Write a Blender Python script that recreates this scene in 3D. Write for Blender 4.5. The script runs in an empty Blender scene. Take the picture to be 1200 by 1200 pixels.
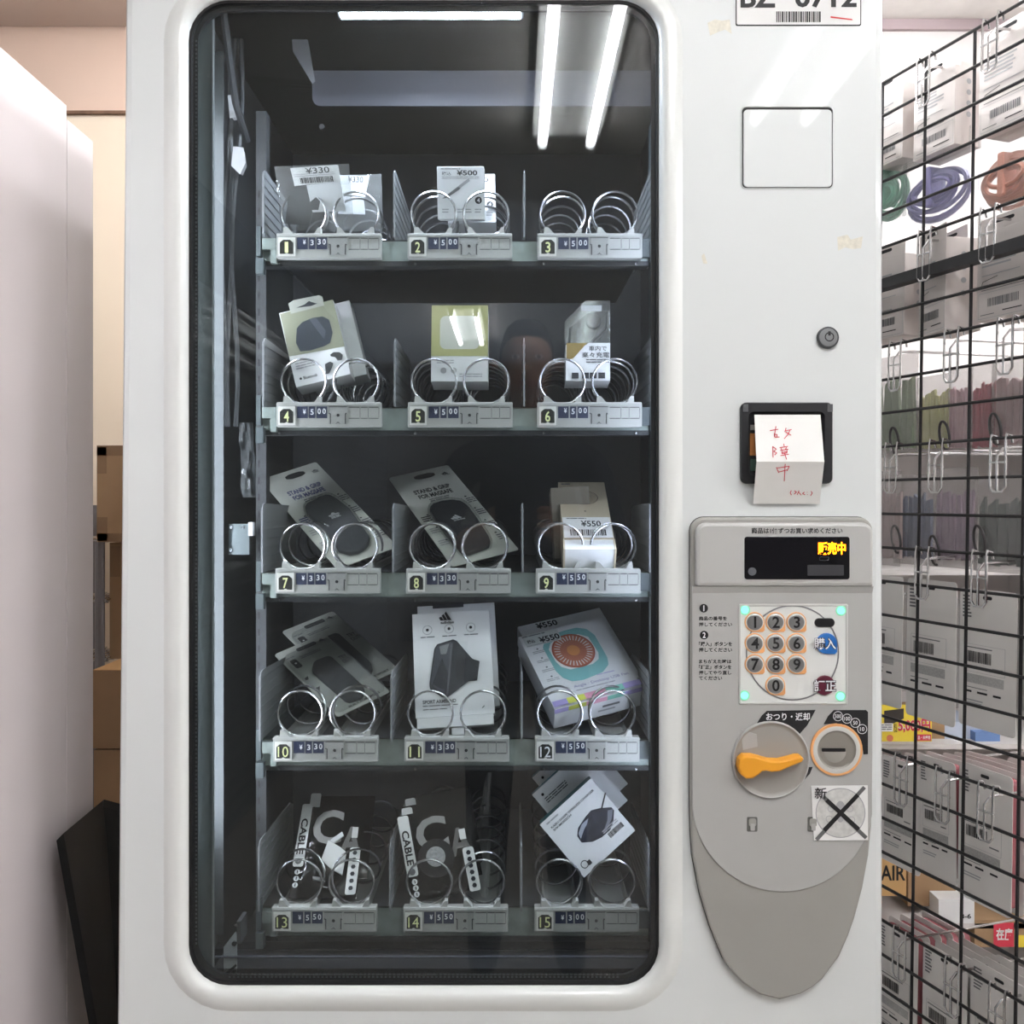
import bpy, bmesh, math, random
from mathutils import Matrix, Vector
random.seed(7)
S = bpy.context.scene
COL = S.collection

# ------------------------------------------------------------------ camera, world, exposure
EYE, F, D = 1.3, 1180.0, 1.18          # eye height, focal length in px, distance to the machine front
HZ = 585.0                             # horizon row in the photograph
cam_d = bpy.data.cameras.new('camera')
cam_d.sensor_width = 36; cam_d.lens = 36 * F / 1200
cam_d.shift_y = -(600 - HZ) / 1200
cam_d.clip_start = 0.003
cam = bpy.data.objects.new('camera', cam_d); COL.objects.link(cam)
cam.location = (0, -D, EYE); cam.rotation_euler = (math.pi / 2, 0, 0)
S.camera = cam
w = bpy.data.worlds.new('world'); S.world = w; w.use_nodes = True
w.node_tree.nodes['Background'].inputs[0].default_value = (1, .97, .94, 1)
w.node_tree.nodes['Background'].inputs[1].default_value = 0.3
S.view_settings.view_transform = 'Standard'; S.view_settings.look = 'None'
S.view_settings.gamma = 1; S.view_settings.use_curve_mapping = False
S.view_settings.exposure = 1.02
TUBE_POWER = 21.0
BACK_TUBE_POWER = 40.0
RACK_TUBE_POWER = 21.0
LED_POWER = 120.0
SIDE_LED = 23.0
LEFT_FILL = 46.0

# ------------------------------------------------------------------ helpers
def lin(c):
    c = c / 255
    return c / 12.92 if c <= .04045 else ((c + .055) / 1.055) ** 2.4
def rgb(r, g, b): return (lin(r), lin(g), lin(b), 1)
MATS = {}
def mat(name, col, rough=.5, metal=0, noise=0, nscale=30, spec=.5, bump=0, coat=0, stretch=None):
    if name in MATS: return MATS[name]
    m = bpy.data.materials.new(name); m.use_nodes = True
    nt = m.node_tree; b = nt.nodes['Principled BSDF']
    c = rgb(*col)
    b.inputs['Base Color'].default_value = c
    b.inputs['Roughness'].default_value = rough; b.inputs['Metallic'].default_value = metal
    b.inputs['Specular IOR Level'].default_value = spec
    b.inputs['Coat Weight'].default_value = coat
    if noise or bump:
        tc = nt.nodes.new('ShaderNodeTexCoord'); n = nt.nodes.new('ShaderNodeTexNoise')
        n.inputs['Scale'].default_value = nscale; n.inputs['Detail'].default_value = 4
        src = tc.outputs['Object']
        if stretch:
            mp = nt.nodes.new('ShaderNodeMapping'); mp.inputs['Scale'].default_value = stretch
            nt.links.new(src, mp.inputs[0]); src = mp.outputs[0]
        nt.links.new(src, n.inputs['Vector'])
        if noise:
            r = nt.nodes.new('ShaderNodeMapRange')
            r.inputs['From Min'].default_value = .3; r.inputs['From Max'].default_value = .7
            r.inputs['To Min'].default_value = 1 - noise; r.inputs['To Max'].default_value = 1 + noise
            nt.links.new(n.outputs['Fac'], r.inputs['Value'])
            mx = nt.nodes.new('ShaderNodeVectorMath'); mx.operation = 'SCALE'
            mx.inputs[0].default_value = c[:3]
            nt.links.new(r.outputs[0], mx.inputs['Scale']); nt.links.new(mx.outputs[0], b.inputs['Base Color'])
        if bump:
            bp = nt.nodes.new('ShaderNodeBump'); bp.inputs['Strength'].default_value = bump
            bp.inputs['Distance'].default_value = .002
            nt.links.new(n.outputs['Fac'], bp.inputs['Height']); nt.links.new(bp.outputs[0], b.inputs['Normal'])
    MATS[name] = m
    return m
def emit(name, col, s):
    if name in MATS: return MATS[name]
    m = bpy.data.materials.new(name); m.use_nodes = True
    nt = m.node_tree; nt.nodes.clear()
    e = nt.nodes.new('ShaderNodeEmission'); o = nt.nodes.new('ShaderNodeOutputMaterial')
    e.inputs[0].default_value = rgb(*col); e.inputs[1].default_value = s
    nt.links.new(e.outputs[0], o.inputs[0]); MATS[name] = m
    return m
def clear(name, tint=(255, 255, 255), haze=(230, 230, 230), amount=.1, rough=.05, ior=1.45, bump=0, nscale=25):
    """thin clear sheet: transparent + fresnel gloss + a share of milky diffuse"""
    if name in MATS: return MATS[name]
    m = bpy.data.materials.new(name); m.use_nodes = True
    nt = m.node_tree; nt.nodes.clear(); N = nt.nodes.new; L = nt.links.new
    t = N('ShaderNodeBsdfTransparent'); t.inputs[0].default_value = rgb(*tint)
    g = N('ShaderNodeBsdfGlossy'); g.inputs['Roughness'].default_value = rough
    lw = N('ShaderNodeLayerWeight'); lw.inputs[0].default_value = .5      # facing = 1 - |cos|
    pw = N('ShaderNodeMath'); pw.operation = 'POWER'; pw.inputs[1].default_value = 5; L(lw.outputs['Facing'], pw.inputs[0])
    fr = N('ShaderNodeMapRange'); f0 = ((ior - 1) / (ior + 1)) ** 2; fr.inputs['To Min'].default_value = f0; L(pw.outputs[0], fr.inputs['Value'])
    d = N('ShaderNodeBsdfDiffuse'); d.inputs[0].default_value = rgb(*haze)
    a = N('ShaderNodeMixShader'); a.inputs[0].default_value = amount
    b = N('ShaderNodeMixShader'); o = N('ShaderNodeOutputMaterial')
    L(t.outputs[0], a.inputs[1]); L(d.outputs[0], a.inputs[2])
    L(fr.outputs[0], b.inputs[0]); L(a.outputs[0], b.inputs[1]); L(g.outputs[0], b.inputs[2])
    L(b.outputs[0], o.inputs[0])
    if bump:
        tc = N('ShaderNodeTexCoord'); n = N('ShaderNodeTexNoise'); n.inputs['Scale'].default_value = nscale
        n.inputs['Detail'].default_value = 3; n.inputs['Distortion'].default_value = 1.5
        bp = N('ShaderNodeBump'); bp.inputs['Strength'].default_value = bump; bp.inputs['Distance'].default_value = .01
        L(tc.outputs['Object'], n.inputs['Vector']); L(n.outputs['Fac'], bp.inputs['Height'])
        L(bp.outputs[0], g.inputs['Normal']); L(bp.outputs[0], lw.inputs['Normal'])
    MATS[name] = m
    return m

_TXT = {}
def text_geo(s, bold=0):
    k = (s, bold)
    if k in _TXT: return _TXT[k]
    c = bpy.data.curves.new('t', 'FONT'); c.body = s; c.offset = bold; c.resolution_u = 3
    o = bpy.data.objects.new('t', c); COL.objects.link(o)
    dg = bpy.context.evaluated_depsgraph_get(); dg.update()
    m = o.evaluated_get(dg).to_mesh()
    vs = [(v.co.x, v.co.y) for v in m.vertices]; fs = [tuple(p.vertices) for p in m.polygons]
    bpy.data.objects.remove(o); bpy.data.curves.remove(c)
    x0 = min(v[0] for v in vs); x1 = max(v[0] for v in vs); y0 = min(v[1] for v in vs); y1 = max(v[1] for v in vs)
    vs = [((x - x0) / (x1 - x0), (y - y0) / (y1 - y0)) for x, y in vs]
    _TXT[k] = (vs, fs, (x1 - x0) / (y1 - y0))
    return _TXT[k]

def rr(x0, x1, z0, z1, r, n=5):
    """rounded rectangle, counter-clockwise in x/z; r one radius or four (bl, br, tr, tl)"""
    r = (r,) * 4 if not isinstance(r, (tuple, list)) else r
    P = []
    for (cx, cz, a0, q) in ((x0 + r[0], z0 + r[0], 180, r[0]), (x1 - r[1], z0 + r[1], 270, r[1]),
                            (x1 - r[2], z1 - r[2], 0, r[2]), (x0 + r[3], z1 - r[3], 90, r[3])):
        for i in range(n + 1):
            a = math.radians(a0 + 90 * i / n)
            P.append((cx + q * math.cos(a), cz + q * math.sin(a)))
    return P
def circ(cx, cz, r, n=24, rz=None):
    rz = rz or r
    return [(cx + r * math.cos(2 * math.pi * i / n), cz + rz * math.sin(2 * math.pi * i / n)) for i in range(n)]
def inset(poly, d):
    n = len(poly); out = []
    for i in range(n):
        a = Vector(poly[i - 1]); b = Vector(poly[i]); c = Vector(poly[(i + 1) % n])
        e1 = (b - a); e2 = (c - b)
        if e1.length < 1e-9: e1 = e2
        if e2.length < 1e-9: e2 = e1
        e1 = e1.normalized(); e2 = e2.normalized()
        n1 = Vector((-e1.y, e1.x)); n2 = Vector((-e2.y, e2.x)); m = n1 + n2
        if m.length < 1e-6: m = n1
        m.normalize(); k = max(.5, m.dot(n1))
        out.append(tuple(b + m * (d / k)))
    return out

class MB:
    def __init__(self):
        self.v = []; self.f = []; self.mi = []; self.mats = []; self.M = Matrix.Identity(4); self.lay = 0
    def m(self, mt):
        if mt not in self.mats: self.mats.append(mt)
        return self.mats.index(mt)
    def add(self, vs, fs, mt):
        b = len(self.v); i = self.m(mt)
        self.v += [self.M @ Vector(p) for p in vs]
        for f in fs: self.f.append(tuple(b + k for k in f)); self.mi.append(i)
        return self
    def box(self, x0, x1, y0, y1, z0, z1, mt):
        v = [(x, y, z) for x in (x0, x1) for y in (y0, y1) for z in (z0, z1)]
        return self.add(v, [(0, 1, 3, 2), (4, 6, 7, 5), (0, 4, 5, 1), (2, 3, 7, 6), (0, 2, 6, 4), (1, 5, 7, 3)], mt)
    def loft(self, loops, mt, cap0=False, cap1=False, closed=True):
        """loops: list of lists of 3d points of the same length"""
        n = len(loops[0]); vs = [p for l in loops for p in l]; fs = []
        for k in range(len(loops) - 1):
            for i in range(n if closed else n - 1):
                j = (i + 1) % n
                fs.append((k * n + i, k * n + j, (k + 1) * n + j, (k + 1) * n + i))
        if cap0: fs.append(tuple(range(n)))
        if cap1: fs.append(tuple(range((len(loops) - 1) * n, len(loops) * n)))
        return self.add(vs, fs, mt)
    def slab(self, poly, y0, y1, mt, bev=0):
        """x/z outline given thickness from y0 (front) to y1 (back)"""
        if bev:
            L = [[(x, y0, z) for x, z in inset(poly, bev)], [(x, y0 + bev * .3, z) for x, z in inset(poly, bev * .3)],
                 [(x, y0 + bev, z) for x, z in poly], [(x, y1, z) for x, z in poly]]
        else:
            L = [[(x, y0, z) for x, z in poly], [(x, y1, z) for x, z in poly]]
        return self.loft(L, mt, True, True)
    def flat(self, poly, y, mt):
        return self.add([(x, y, z) for x, z in poly], [tuple(range(len(poly)))], mt)
    def ring(self, pa, pb, y, mt):
        return self.loft([[(x, y, z) for x, z in pa], [(x, y, z) for x, z in pb]], mt)
    def text(self, s, x0, x1, z0, z1, y, mt, bold=0, keep=False):
        vs, fs, asp = text_geo(s, bold)
        if keep:
            w_ = min(x1 - x0, (z1 - z0) * asp); c = (x0 + x1) / 2; x0, x1 = c - w_ / 2, c + w_ / 2
        return self.add([(x0 + a * (x1 - x0), y, z0 + b * (z1 - z0)) for a, b in vs], fs, mt)
    def tube(self, pts, r, mt, n=6, closed=False, caps=True, r1=None):
        pts = [Vector(p) for p in pts]; L = []; up = None
        k = len(pts)
        for i, p in enumerate(pts):
            if closed: t = pts[(i + 1) % k] - pts[i - 1]
            else: t = pts[min(i + 1, k - 1)] - pts[max(i - 1, 0)]
            t.normalize()
            if up is None:
                up = Vector((0, 0, 1)) if abs(t.z) < .9 else Vector((1, 0, 0))
            s = t.cross(up)
            if s.length < 1e-6: s = t.cross(Vector((1, 0, 0)))
            s.normalize(); up = s.cross(t).normalized()
            rad = r if r1 is None else r + (r1 - r) * i / (k - 1)
            L.append([p + (s * math.cos(2 * math.pi * j / n) + up * math.sin(2 * math.pi * j / n)) * rad for j in range(n)])
        if closed: L.append(L[0])
        return self.loft(L, mt, caps and not closed, caps and not closed)
    def build(self, name, parent=None, M=None, smooth=35):
        me = bpy.data.meshes.new(name)
        me.from_pydata([tuple(p) for p in self.v], [], self.f)
        for mt in self.mats: me.materials.append(mt)
        me.polygons.foreach_set('material_index', self.mi)
        bm = bmesh.new(); bm.from_mesh(me); bmesh.ops.recalc_face_normals(bm, faces=bm.faces[:])
        if smooth:
            lim = math.radians(smooth)
            for f in bm.faces: f.smooth = True
            for e in bm.edges:
                if len(e.link_faces) != 2 or any(len(f.verts) > 4 for f in e.link_faces) or e.calc_face_angle(9) > lim: e.smooth = False
        bm.to_mesh(me); bm.free()
        me.update()
        return link(name, me, parent, M)
WORLD = {}
def link(name, data, parent=None, M=None):
    o = bpy.data.objects.new(name, data); COL.objects.link(o)
    if parent is None: Mw = M or Matrix.Identity(4)
    else: Mw = M if M is not None else Matrix.Identity(4)
    WORLD[o] = Mw
    o.matrix_world = Mw
    if parent is not None:
        o.parent = parent
        o.matrix_basis = WORLD[parent].inverted() @ Mw
    return o
def thing(name, label, cat, M=None, group=None):
    o = link(name, None, None, M); o.empty_display_size = .05
    return tag(o, label, cat, group)
def tag(o, label, cat, group=None):
    o['label'] = label; o['category'] = cat
    if group: o['group'] = group
    return o
def struct(o): o['kind'] = 'structure'; return o
T = Matrix.Translation
def P(px, py, Y=0.0):
    """point of the place seen at photograph pixel px,py at depth Y"""
    d = D + Y
    return Vector(((px - 600) / F * d, Y, EYE + (HZ - py) / F * d))
def X(px, Y=0.0): return (px - 600) / F * (D + Y)
def Z(py, Y=0.0): return EYE + (HZ - py) / F * (D + Y)
def pp(pts, Y=0.0): return [(X(a, Y), Z(b, Y)) for a, b in pts]

# ------------------------------------------------------------------ materials
WHITE_PAINT = mat('white_enamel', (223, 227, 226), .38, noise=.015, nscale=3, spec=.3, coat=.45)
FRAME_PAINT = mat('white_frame_plastic', (227, 230, 227), .25, coat=.2)
BLACK = mat('black_plastic', (22, 22, 24), .35)
RUBBER = mat('black_rubber', (16, 16, 17), .6)
INK = mat('black_ink', (22, 22, 24), .6)
GINK = mat('grey_ink', (110, 110, 112), .7)
LINK = mat('light_grey_ink', (170, 170, 172), .7)
RED = mat('red_ink', (205, 50, 70), .7)
PAPER = mat('white_paper', (236, 236, 234), .75)
CARD = mat('white_card', (232, 233, 234), .5, noise=.02)
GREY_PANEL = mat('light_grey_panel', (176, 176, 173), .4, noise=.01)
GREY_HEAD = mat('header_grey_panel', (184, 184, 181), .38)
GREY_DARK = mat('mid_grey_panel', (158, 157, 151), .42, noise=.01)
HOLDER = mat('grey_label_plastic', (168, 168, 164), .45)
HOLDER_D = mat('grey_label_groove', (84, 84, 84), .6)
STEEL = mat('spiral_wire', (172, 172, 175), .27, 1)
ZINC = mat('galvanised_sheet', (150, 160, 156), .5, .55, noise=.12, nscale=60)
TRAYM = mat('tray_sheet', (70, 74, 78), .5, .3, noise=.1)
LINER = mat('dark_liner', (62, 63, 65), .55, noise=.08, nscale=8)
LINER_L = mat('grey_liner_plate', (84, 92, 94), .5, .2)
DIVID = mat('divider_plastic', (128, 130, 132), .4)
NAVY = mat('navy_reel', (38, 46, 72), .5)
CREAM_INK = mat('pale_yellow_ink', (232, 236, 170), .6)
WINK = mat('white_ink', (235, 236, 238), .6)
ORANGE = mat('orange_plastic', (238, 164, 46), .35)
ORANGE_R = mat('orange_ring', (236, 172, 112), .45)
BLUE = mat('blue_button', (40, 112, 190), .35)
MAROON = mat('maroon_button', (92, 26, 48), .35)
GLASSM = clear('window_glass', (236, 240, 240), (200, 205, 205), .012, 0.0, 1.5)
CLEARP = clear('clear_plastic', (245, 246, 246), (220, 222, 222), .10, .08, 1.5, bump=.35)
CLEARB = clear('clear_blister', (248, 249, 249), (220, 222, 222), .04, .06, 1.45)
CARDBOARD = mat('brown_cardboard', (164, 134, 102), .8, noise=.06, nscale=14)
CARDBOARD_D = mat('brown_cardboard_tape', (140, 112, 84), .5)
CHROME = mat('chrome_wire', (200, 198, 198), .25, 1)
WIRE = mat('black_wire', (24, 22, 24), .45)

# ------------------------------------------------------------------ setting
CEIL = 2.5
m = MB(); m.box(-2.2, 3.0, -8.0, 1.6, -.05, 0, mat('floor_vinyl', (176, 168, 160), .35, noise=.06, nscale=4)); struct(m.build('floor', smooth=0))
m = MB(); m.box(-2.2, 3.0, -8.0, 1.6, CEIL, CEIL + .05, mat('ceiling_board', (222, 218, 214), .9, noise=.03)); struct(m.build('ceiling', smooth=0))
WALLW = mat('white_wall', (232, 228, 226), .85, noise=.015, nscale=6)
m = MB(); m.box(.1, 3.0, 1.35, 1.45, 0, CEIL, WALLW); struct(m.build('wall_back', smooth=0))
m = MB(); m.box(-2.2, .1, 1.25, 1.45, 0, CEIL, mat('cream_wall', (232, 206, 188), .85, noise=.02, nscale=5)); struct(m.build('wall_back_left', smooth=0))
m = MB(); m.box(-2.2, -.1, 1.2, 1.249, 0, 2.21, mat('cream_panel', (242, 226, 204), .8, noise=.02, nscale=5))
m.box(-2.2, -.1, 1.19, 1.249, 2.208, 2.215, mat('panel_edge', (120, 92, 74), .8, noise=.3, nscale=40)); struct(m.build('trim_1', smooth=0))
m = MB(); m.box(-2.2, .2, 1.0, 1.249, 2.44, CEIL, mat('beam_paint', (206, 190, 180), .85)); m.box(.2, 3.0, 1.335, 1.349, 2.475, CEIL, mat('beam_paint_pink', (176, 160, 162), .85)); struct(m.build('trim_2', smooth=0))
m = MB(); m.box(3.0, 3.1, -8.0, 1.6, 0, CEIL, WALLW); struct(m.build('wall_right', smooth=0))
m = MB(); m.box(-2.2, 3.0, -8.1, -8.0, 0, CEIL, mat('far_wall', (150, 146, 144), .8)); struct(m.build('wall_front', smooth=0))
m = MB(); m.box(-2.3, -2.2, -8.0, 1.6, 0, CEIL, WALLW); struct(m.build('wall_left', smooth=0))
# steel roller shutter along the left, behind the viewer
SHUT = mat('shutter_steel', (150, 154, 156), .3, .8, noise=.1, nscale=6)
m = MB(); L = []
zz = 0.0
prof = []
while zz < 2.05:
    prof += [(0, zz), (.012, zz + .012), (.014, zz + .03), (.012, zz + .048), (0, zz + .06)]; zz += .07
for yy in (-.6, -7.6): L.append([(-1.1 + a, yy, b) for a, b in prof])
m.loft(L, SHUT, closed=False); m.box(-1.35, -1.08, -7.6, -.6, 2.06, 2.4, mat('shutter_box', (52, 54, 56), .6))
o = m.build('roller_shutter'); tag(o, 'grey corrugated steel roller shutter pulled down along the left aisle', 'shutter')

# ceiling lights: twin tube fittings in two rows
def ceiling_light(x, y0, y1, label, power, col=(252, 252, 255)):
    r = thing('ceiling_light', label, 'lamp', T((x, (y0 + y1) / 2, CEIL)), 'twin tube ceiling lights')
    m = MB(); m.box(x - .11, x + .11, y0 - .03, y1 + .03, CEIL - .03, CEIL - .002, mat('lamp_housing', (235, 235, 232), .5)); m.build('housing', r)
    for s in (-.077, .077):
        m = MB(); m.tube([(x + s, y0 + (y1 - y0) * i / 8, CEIL - .055) for i in range(9)], .016, emit('tube_%d' % power, col, power), 12); m.build('tube', r)
        for ye in (y0 - .012, y1 + .012):
            m = MB(); m.box(x + s - .013, x + s + .013, ye - .012, ye + .012, CEIL - .075, CEIL - .028, mat('lamp_housing', (235, 235, 232), .5)); m.build('socket', r)
ceiling_light(.175, -2.02, -.82, 'twin tube ceiling light in front of the machine, mirrored at the top of its window', TUBE_POWER)
ceiling_light(.81, -1.85, -.65, 'twin tube ceiling light in front of the wire rack', TUBE_POWER)
ceiling_light(-.30, -6.2, -5.0, 'distant twin tube ceiling light mirrored beside the yellow box', TUBE_POWER)
ceiling_light(2.45, -4.6, -3.4, 'added unseen twin tube fill light far down the right aisle', TUBE_POWER)  # added out of view so low light reaches the goods behind the glass
ceiling_light(2.45, -2.2, -1.0, 'added unseen twin tube fill light over the right aisle beside the nearer fitting', TUBE_POWER)  # another unseen fitting, added to brighten goods under the trays
ceiling_light(-.10, .05, .95, 'twin tube ceiling light above the top of the machine', BACK_TUBE_POWER)
ceiling_light(1.25, -.1, 1.1, 'twin tube ceiling light over the space behind the wire rack', RACK_TUBE_POWER)

# ------------------------------------------------------------------ the vending machine
VM = thing('vending_machine', 'tall white glass front vending machine with grey coin panel', 'vending machine', T((-.01, .4, 0)))
ZT, ZB = 1.96, .06
# cabinet shell
m = MB()
xl, xr = -.452, .430
m.box(xl, xl + .02, .052, .80, ZB, ZT - .01, WHITE_PAINT); m.box(xr - .02, xr, .052, .80, ZB, ZT - .01, WHITE_PAINT)
m.box(xl, xr, .052, .80, ZT - .03, ZT - .01, WHITE_PAINT); m.box(xl, xr, .052, .80, ZB, ZB + .02, WHITE_PAINT)
m.box(xl, xr, .78, .80, ZB, ZT - .01, WHITE_PAINT)
m.box(xl + .03, xr - .03, .06, .79, 0, ZB, BLACK)
m.build('cabinet', VM)
# door: lofted from the outer edge to the window opening
wx0, wx1, wz0, wz1 = X(219), X(773), Z(1158), Z(-3)      # glass opening
def outer(d, y):
    pts = rr(X(145) + d, X(1036.5) - d, ZB + d, ZT - d, .012, 7)
    out = []
    for (x, z) in pts:
        if x < 0: x -= .0083 * (Z(0) - z)
        out.append((x, y, z))
    return out
def win(d, y, r=.047):
    return [(x, y, z) for x, z in rr(wx0 - d, wx1 + d, wz0 - d, wz1 + d, r + d, 7)]
m = MB()
m.loft([outer(0, .05), outer(0, .012), outer(.001, .006), outer(.004, .0015), outer(.010, 0)], WHITE_PAINT)
m.loft([outer(.010, 0), win(.027, 0, .05)], WHITE_PAINT)
m.build('door_panel', VM)
m = MB()
m.loft([win(.027, -.0001, .05), win(.026, -.0005, .05), win(.023, -.002, .05), win(.019, -.0036, .05), win(.014, -.0046, .05), win(.009, -.0046), win(.005, -.003), win(.0015, .001), win(0, .005), win(0, .008)], FRAME_PAINT)
m.build('window_frame', VM, smooth=60)
m = MB()
m.loft([win(.001, .007), win(-.003, .007), win(-.003, .030)], RUBBER); m.build('window_gasket', VM)
m = MB()
for y, d in ((.009, -.001), (.021, -.001)):
    l = win(d, y)
    m.add(l, [tuple(range(len(l)))], GLASSM)
m.build('window_glass', VM, smooth=0)
# perforated spacer between the panes
m = MB(); SP = mat('spacer_alloy', (96, 100, 102), .35, .8); SPD = mat('spacer_dark', (30, 32, 34), .6)
m.loft([win(-.003, .0142), win(-.0085, .0142)], SPD)
z = wz0 + .045
while z < wz1 - .045:
    for x_ in (wx0 + .0055,): m.box(x_, x_ + .002, .0139, .0141, z, z + .0025, SP)
    z += .005
x_ = wx0 + .045
while x_ < wx1 - .045:
    m.box(x_, x_ + .0025, .0139, .0141, wz0 + .0055, wz0 + .0075, SP); m.box(x_, x_ + .0025, .0139, .0141, wz0 + .009, wz0 + .0105, SP); x_ += .005
m.build('glass_spacer', VM)

# inside: liner box, plates, rails
cx0, cx1, cz0, cz1, cyb = -.400, .235, .66, 1.93, .66
m = MB()
m.box(cx0 - .01, cx0, .05, cyb, cz0, cz1, LINER); m.box(cx1, cx1 + .01, .05, cyb, cz0, cz1, LINER)
m.box(cx0, cx1, cyb, cyb + .01, cz0, cz1, LINER); m.box(cx0, cx1, .05, cyb, cz1, cz1 + .01, LINER); m.box(cx0, cx1, .05, cyb, cz0 - .01, cz0, LINER)
m.build('interior_liner', VM, smooth=0)
m = MB()                                                    # grey plates at the left, just inside the glass
Y0 = .042
m.box(X(222, Y0), X(249, Y0), Y0, Y0 + .002, Z(1175, Y0), Z(-5, Y0), LINER_L)
m.box(X(249, Y0), X(250.2, Y0), Y0 - .003, Y0 + .004, Z(1175, Y0), Z(-5, Y0), mat('plate_edge', (120, 124, 124), .4, .3))
m.box(X(251, .10), X(262, .10), .10, .102, Z(1095, .1), Z(60, .1), mat('inner_plate', (62, 66, 67), .6, .1))
m.build('side_plate', VM, smooth=0)
m = MB()
YR = .135
m.box(X(300, YR), X(312, YR), YR, YR + .02, Z(1125, YR), Z(130, YR), mat('rail_dark', (60, 62, 64), .5, .4))
for k in range(46):
    zz = Z(1120, YR) + k * .022
    m.box(X(302.5, YR), X(304.5, YR), YR - .0004, YR, zz, zz + .009, mat('rail_slot', (18, 18, 20), .8))
m.build('left_rail', VM, smooth=0)
m = MB()
m.box(X(764, YR), X(774, YR), YR, YR + .03, Z(1125, YR), Z(140, YR), mat('rail_grey', (92, 100, 104), .45, .4))
m.box(X(767, .07), X(775, .07), .07, .12, Z(900, .07), Z(700, .07), mat('rail_glow_tint', (150, 158, 162), .4, .4))  # paler piece carries the bluish glow on the rail as colour
for k in range(20):
    zz = Z(1115, YR) + k * .05
    m.box(X(764.5, YR), X(766, YR), YR - .0006, YR, zz, zz + .02, mat('rail_slot', (18, 18, 20), .8))
m.build('right_rail', VM, smooth=0)
m = MB()                                                    # cooling unit cover at the top
YC = .30
m.slab(rr(X(366, YC), X(782, YC), Z(124, YC), Z(54, YC), (.012, .012, .002, .002), 5), YC, YC + .004, mat('cover_plate', (136, 136, 146), .45, .1, noise=.03, nscale=3))
m.box(X(340, YC), X(786, YC), YC - .003, YC + .004, Z(54, YC), Z(49, YC), mat('cover_lip', (92, 96, 106), .45, .2))
m.box(X(330, YC), X(786, YC), YC - .002, YC + .004, Z(49, YC), Z(-30, YC), mat('cover_dark', (62, 64, 72), .5))
for (a, b) in ((345, 28), (388, 50), (566, 52), (378, 150)):
    m.slab(circ(X(a, YC), Z(b, YC), .004, 10), YC - .006, YC - .002, STEEL)
m.slab(pp([(340, -10), (351, -10), (369, 95), (366, 98), (343, 60)], .2), .2, .204, mat('cover_side', (120, 120, 122), .5))
m.build('cooling_cover', VM, smooth=0)
m = MB()
YL = .05
m.slab(rr(X(392, YL), X(614, YL), Z(9, YL), Z(-14, YL), .004, 3), YL, YL + .03, mat('led_housing', (206, 208, 214), .4))
m.build('led_housing', VM)
m = MB()
m.box(X(396, YL), X(610, YL), YL - .0006, YL, Z(5.5, YL), Z(-2, YL), emit('led_strip', (228, 236, 255), LED_POWER))
m.box(X(396, YL), X(610, YL), YL + .002, YL + .028, Z(9.6, YL), Z(9.3, YL), emit('led_strip', (228, 236, 255), LED_POWER))
m.build('led_strip', VM, smooth=0)
m = MB()
m.box(X(776, .045), X(778, .045), .04, .05, Z(1000, .045), Z(150, .045), emit('led_side', (226, 232, 255), SIDE_LED))
m.build('side_light_strip', VM, smooth=0)
m = MB()
m.box(-.3985, -.3965, .055, .068, Z(1000, .045), Z(120, .045), emit('left_fill', (240, 242, 255), LEFT_FILL))  # hidden strip added to brighten the dim tilted cards
m.build('side_light_strip', VM, smooth=0)
# cables and plastic bag at the left inside
m = MB(); CB = mat('dark_cable', (58, 60, 62), .5)
for dx, wob in ((0, 3), (6, -3), (12, 4)):
    m.tube([P(270 + dx + wob * math.sin(k * .9) - (k * 1.2 if k < 6 else 7), 40 + k * 46, .20 - .004 * k) for k in range(11)], .0035, CB, 6)
m.tube([P(262, 10, .12), P(268, 60, .13), P(276, 120, .15), P(290, 165, .2)], .005, CB, 6)
m.build('cable', VM)
m = MB()
m.slab(pp([(276, 175), (285, 176), (287, 192), (282, 203), (274, 195)], .17), .165, .18, mat('white_connector', (206, 206, 208), .4), .002); m.build('cable_connector', VM); m = MB()
m.slab(pp([(270, 115), (278, 114), (281, 136), (272, 138)], .17), .165, .18, mat('white_connector', (206, 206, 208), .4), .002)
m.build('cable_connector', VM)
m = MB()
random.seed(3)
L = []
for i in range(9):
    row = []
    for j in range(6):
        p = P(279 + j * 3.4 + i * .6 + random.uniform(-1.5, 1.5), 495 + i * 11, .16 + random.uniform(0, .02)); row.append(p)
    L.append(row)
m.loft(L, clear('crumpled_bag', (235, 238, 238), (190, 196, 198), .22, .12, 1.5, bump=.6), closed=False); m.build('plastic_wrap', VM)
m = MB()                                                    # bracket bottom left
YB = .06
m.slab(pp([(262, 1110), (276, 1092), (277.5, 1096), (277.5, 1150), (262, 1150)], YB), YB, YB + .002, mat('bracket_zinc', (176, 180, 182), .4, .35))
m.slab(pp([(262, 1142), (276, 1130), (277.5, 1132), (262, 1147)], YB - .004), YB - .004, YB - .003, mat('rail_dark', (60, 62, 64), .5, .4))
m.box(X(277.5, YB), X(282, YB), YB, YB + .03, Z(1106, YB), Z(1080, YB), LINER)
m.slab(circ(X(275, YB), Z(1105, YB), .003, 10), YB - .003, YB, STEEL); m.slab(circ(X(277.5, YB), Z(1083, YB), .002, 10), YB - .003, YB, STEEL)
m.build('corner_bracket', VM, smooth=0)
m = MB()                                                    # door hinge block, left middle
m.box(X(268, .11), X(292, .11), .11, .115, Z(650, .11), Z(614, .11), LINER_L)
m.box(X(291, .10), X(296, .10), .10, .11, Z(628, .10), Z(612, .10), mat('white_connector', (206, 206, 208), .4))
for a, b in ((271, 618), (285, 618), (271, 645)): m.slab(circ(X(a, .11), Z(b, .11), .002, 8), .108, .11, STEEL)
m.build('lock_plate', VM, smooth=0)
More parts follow.
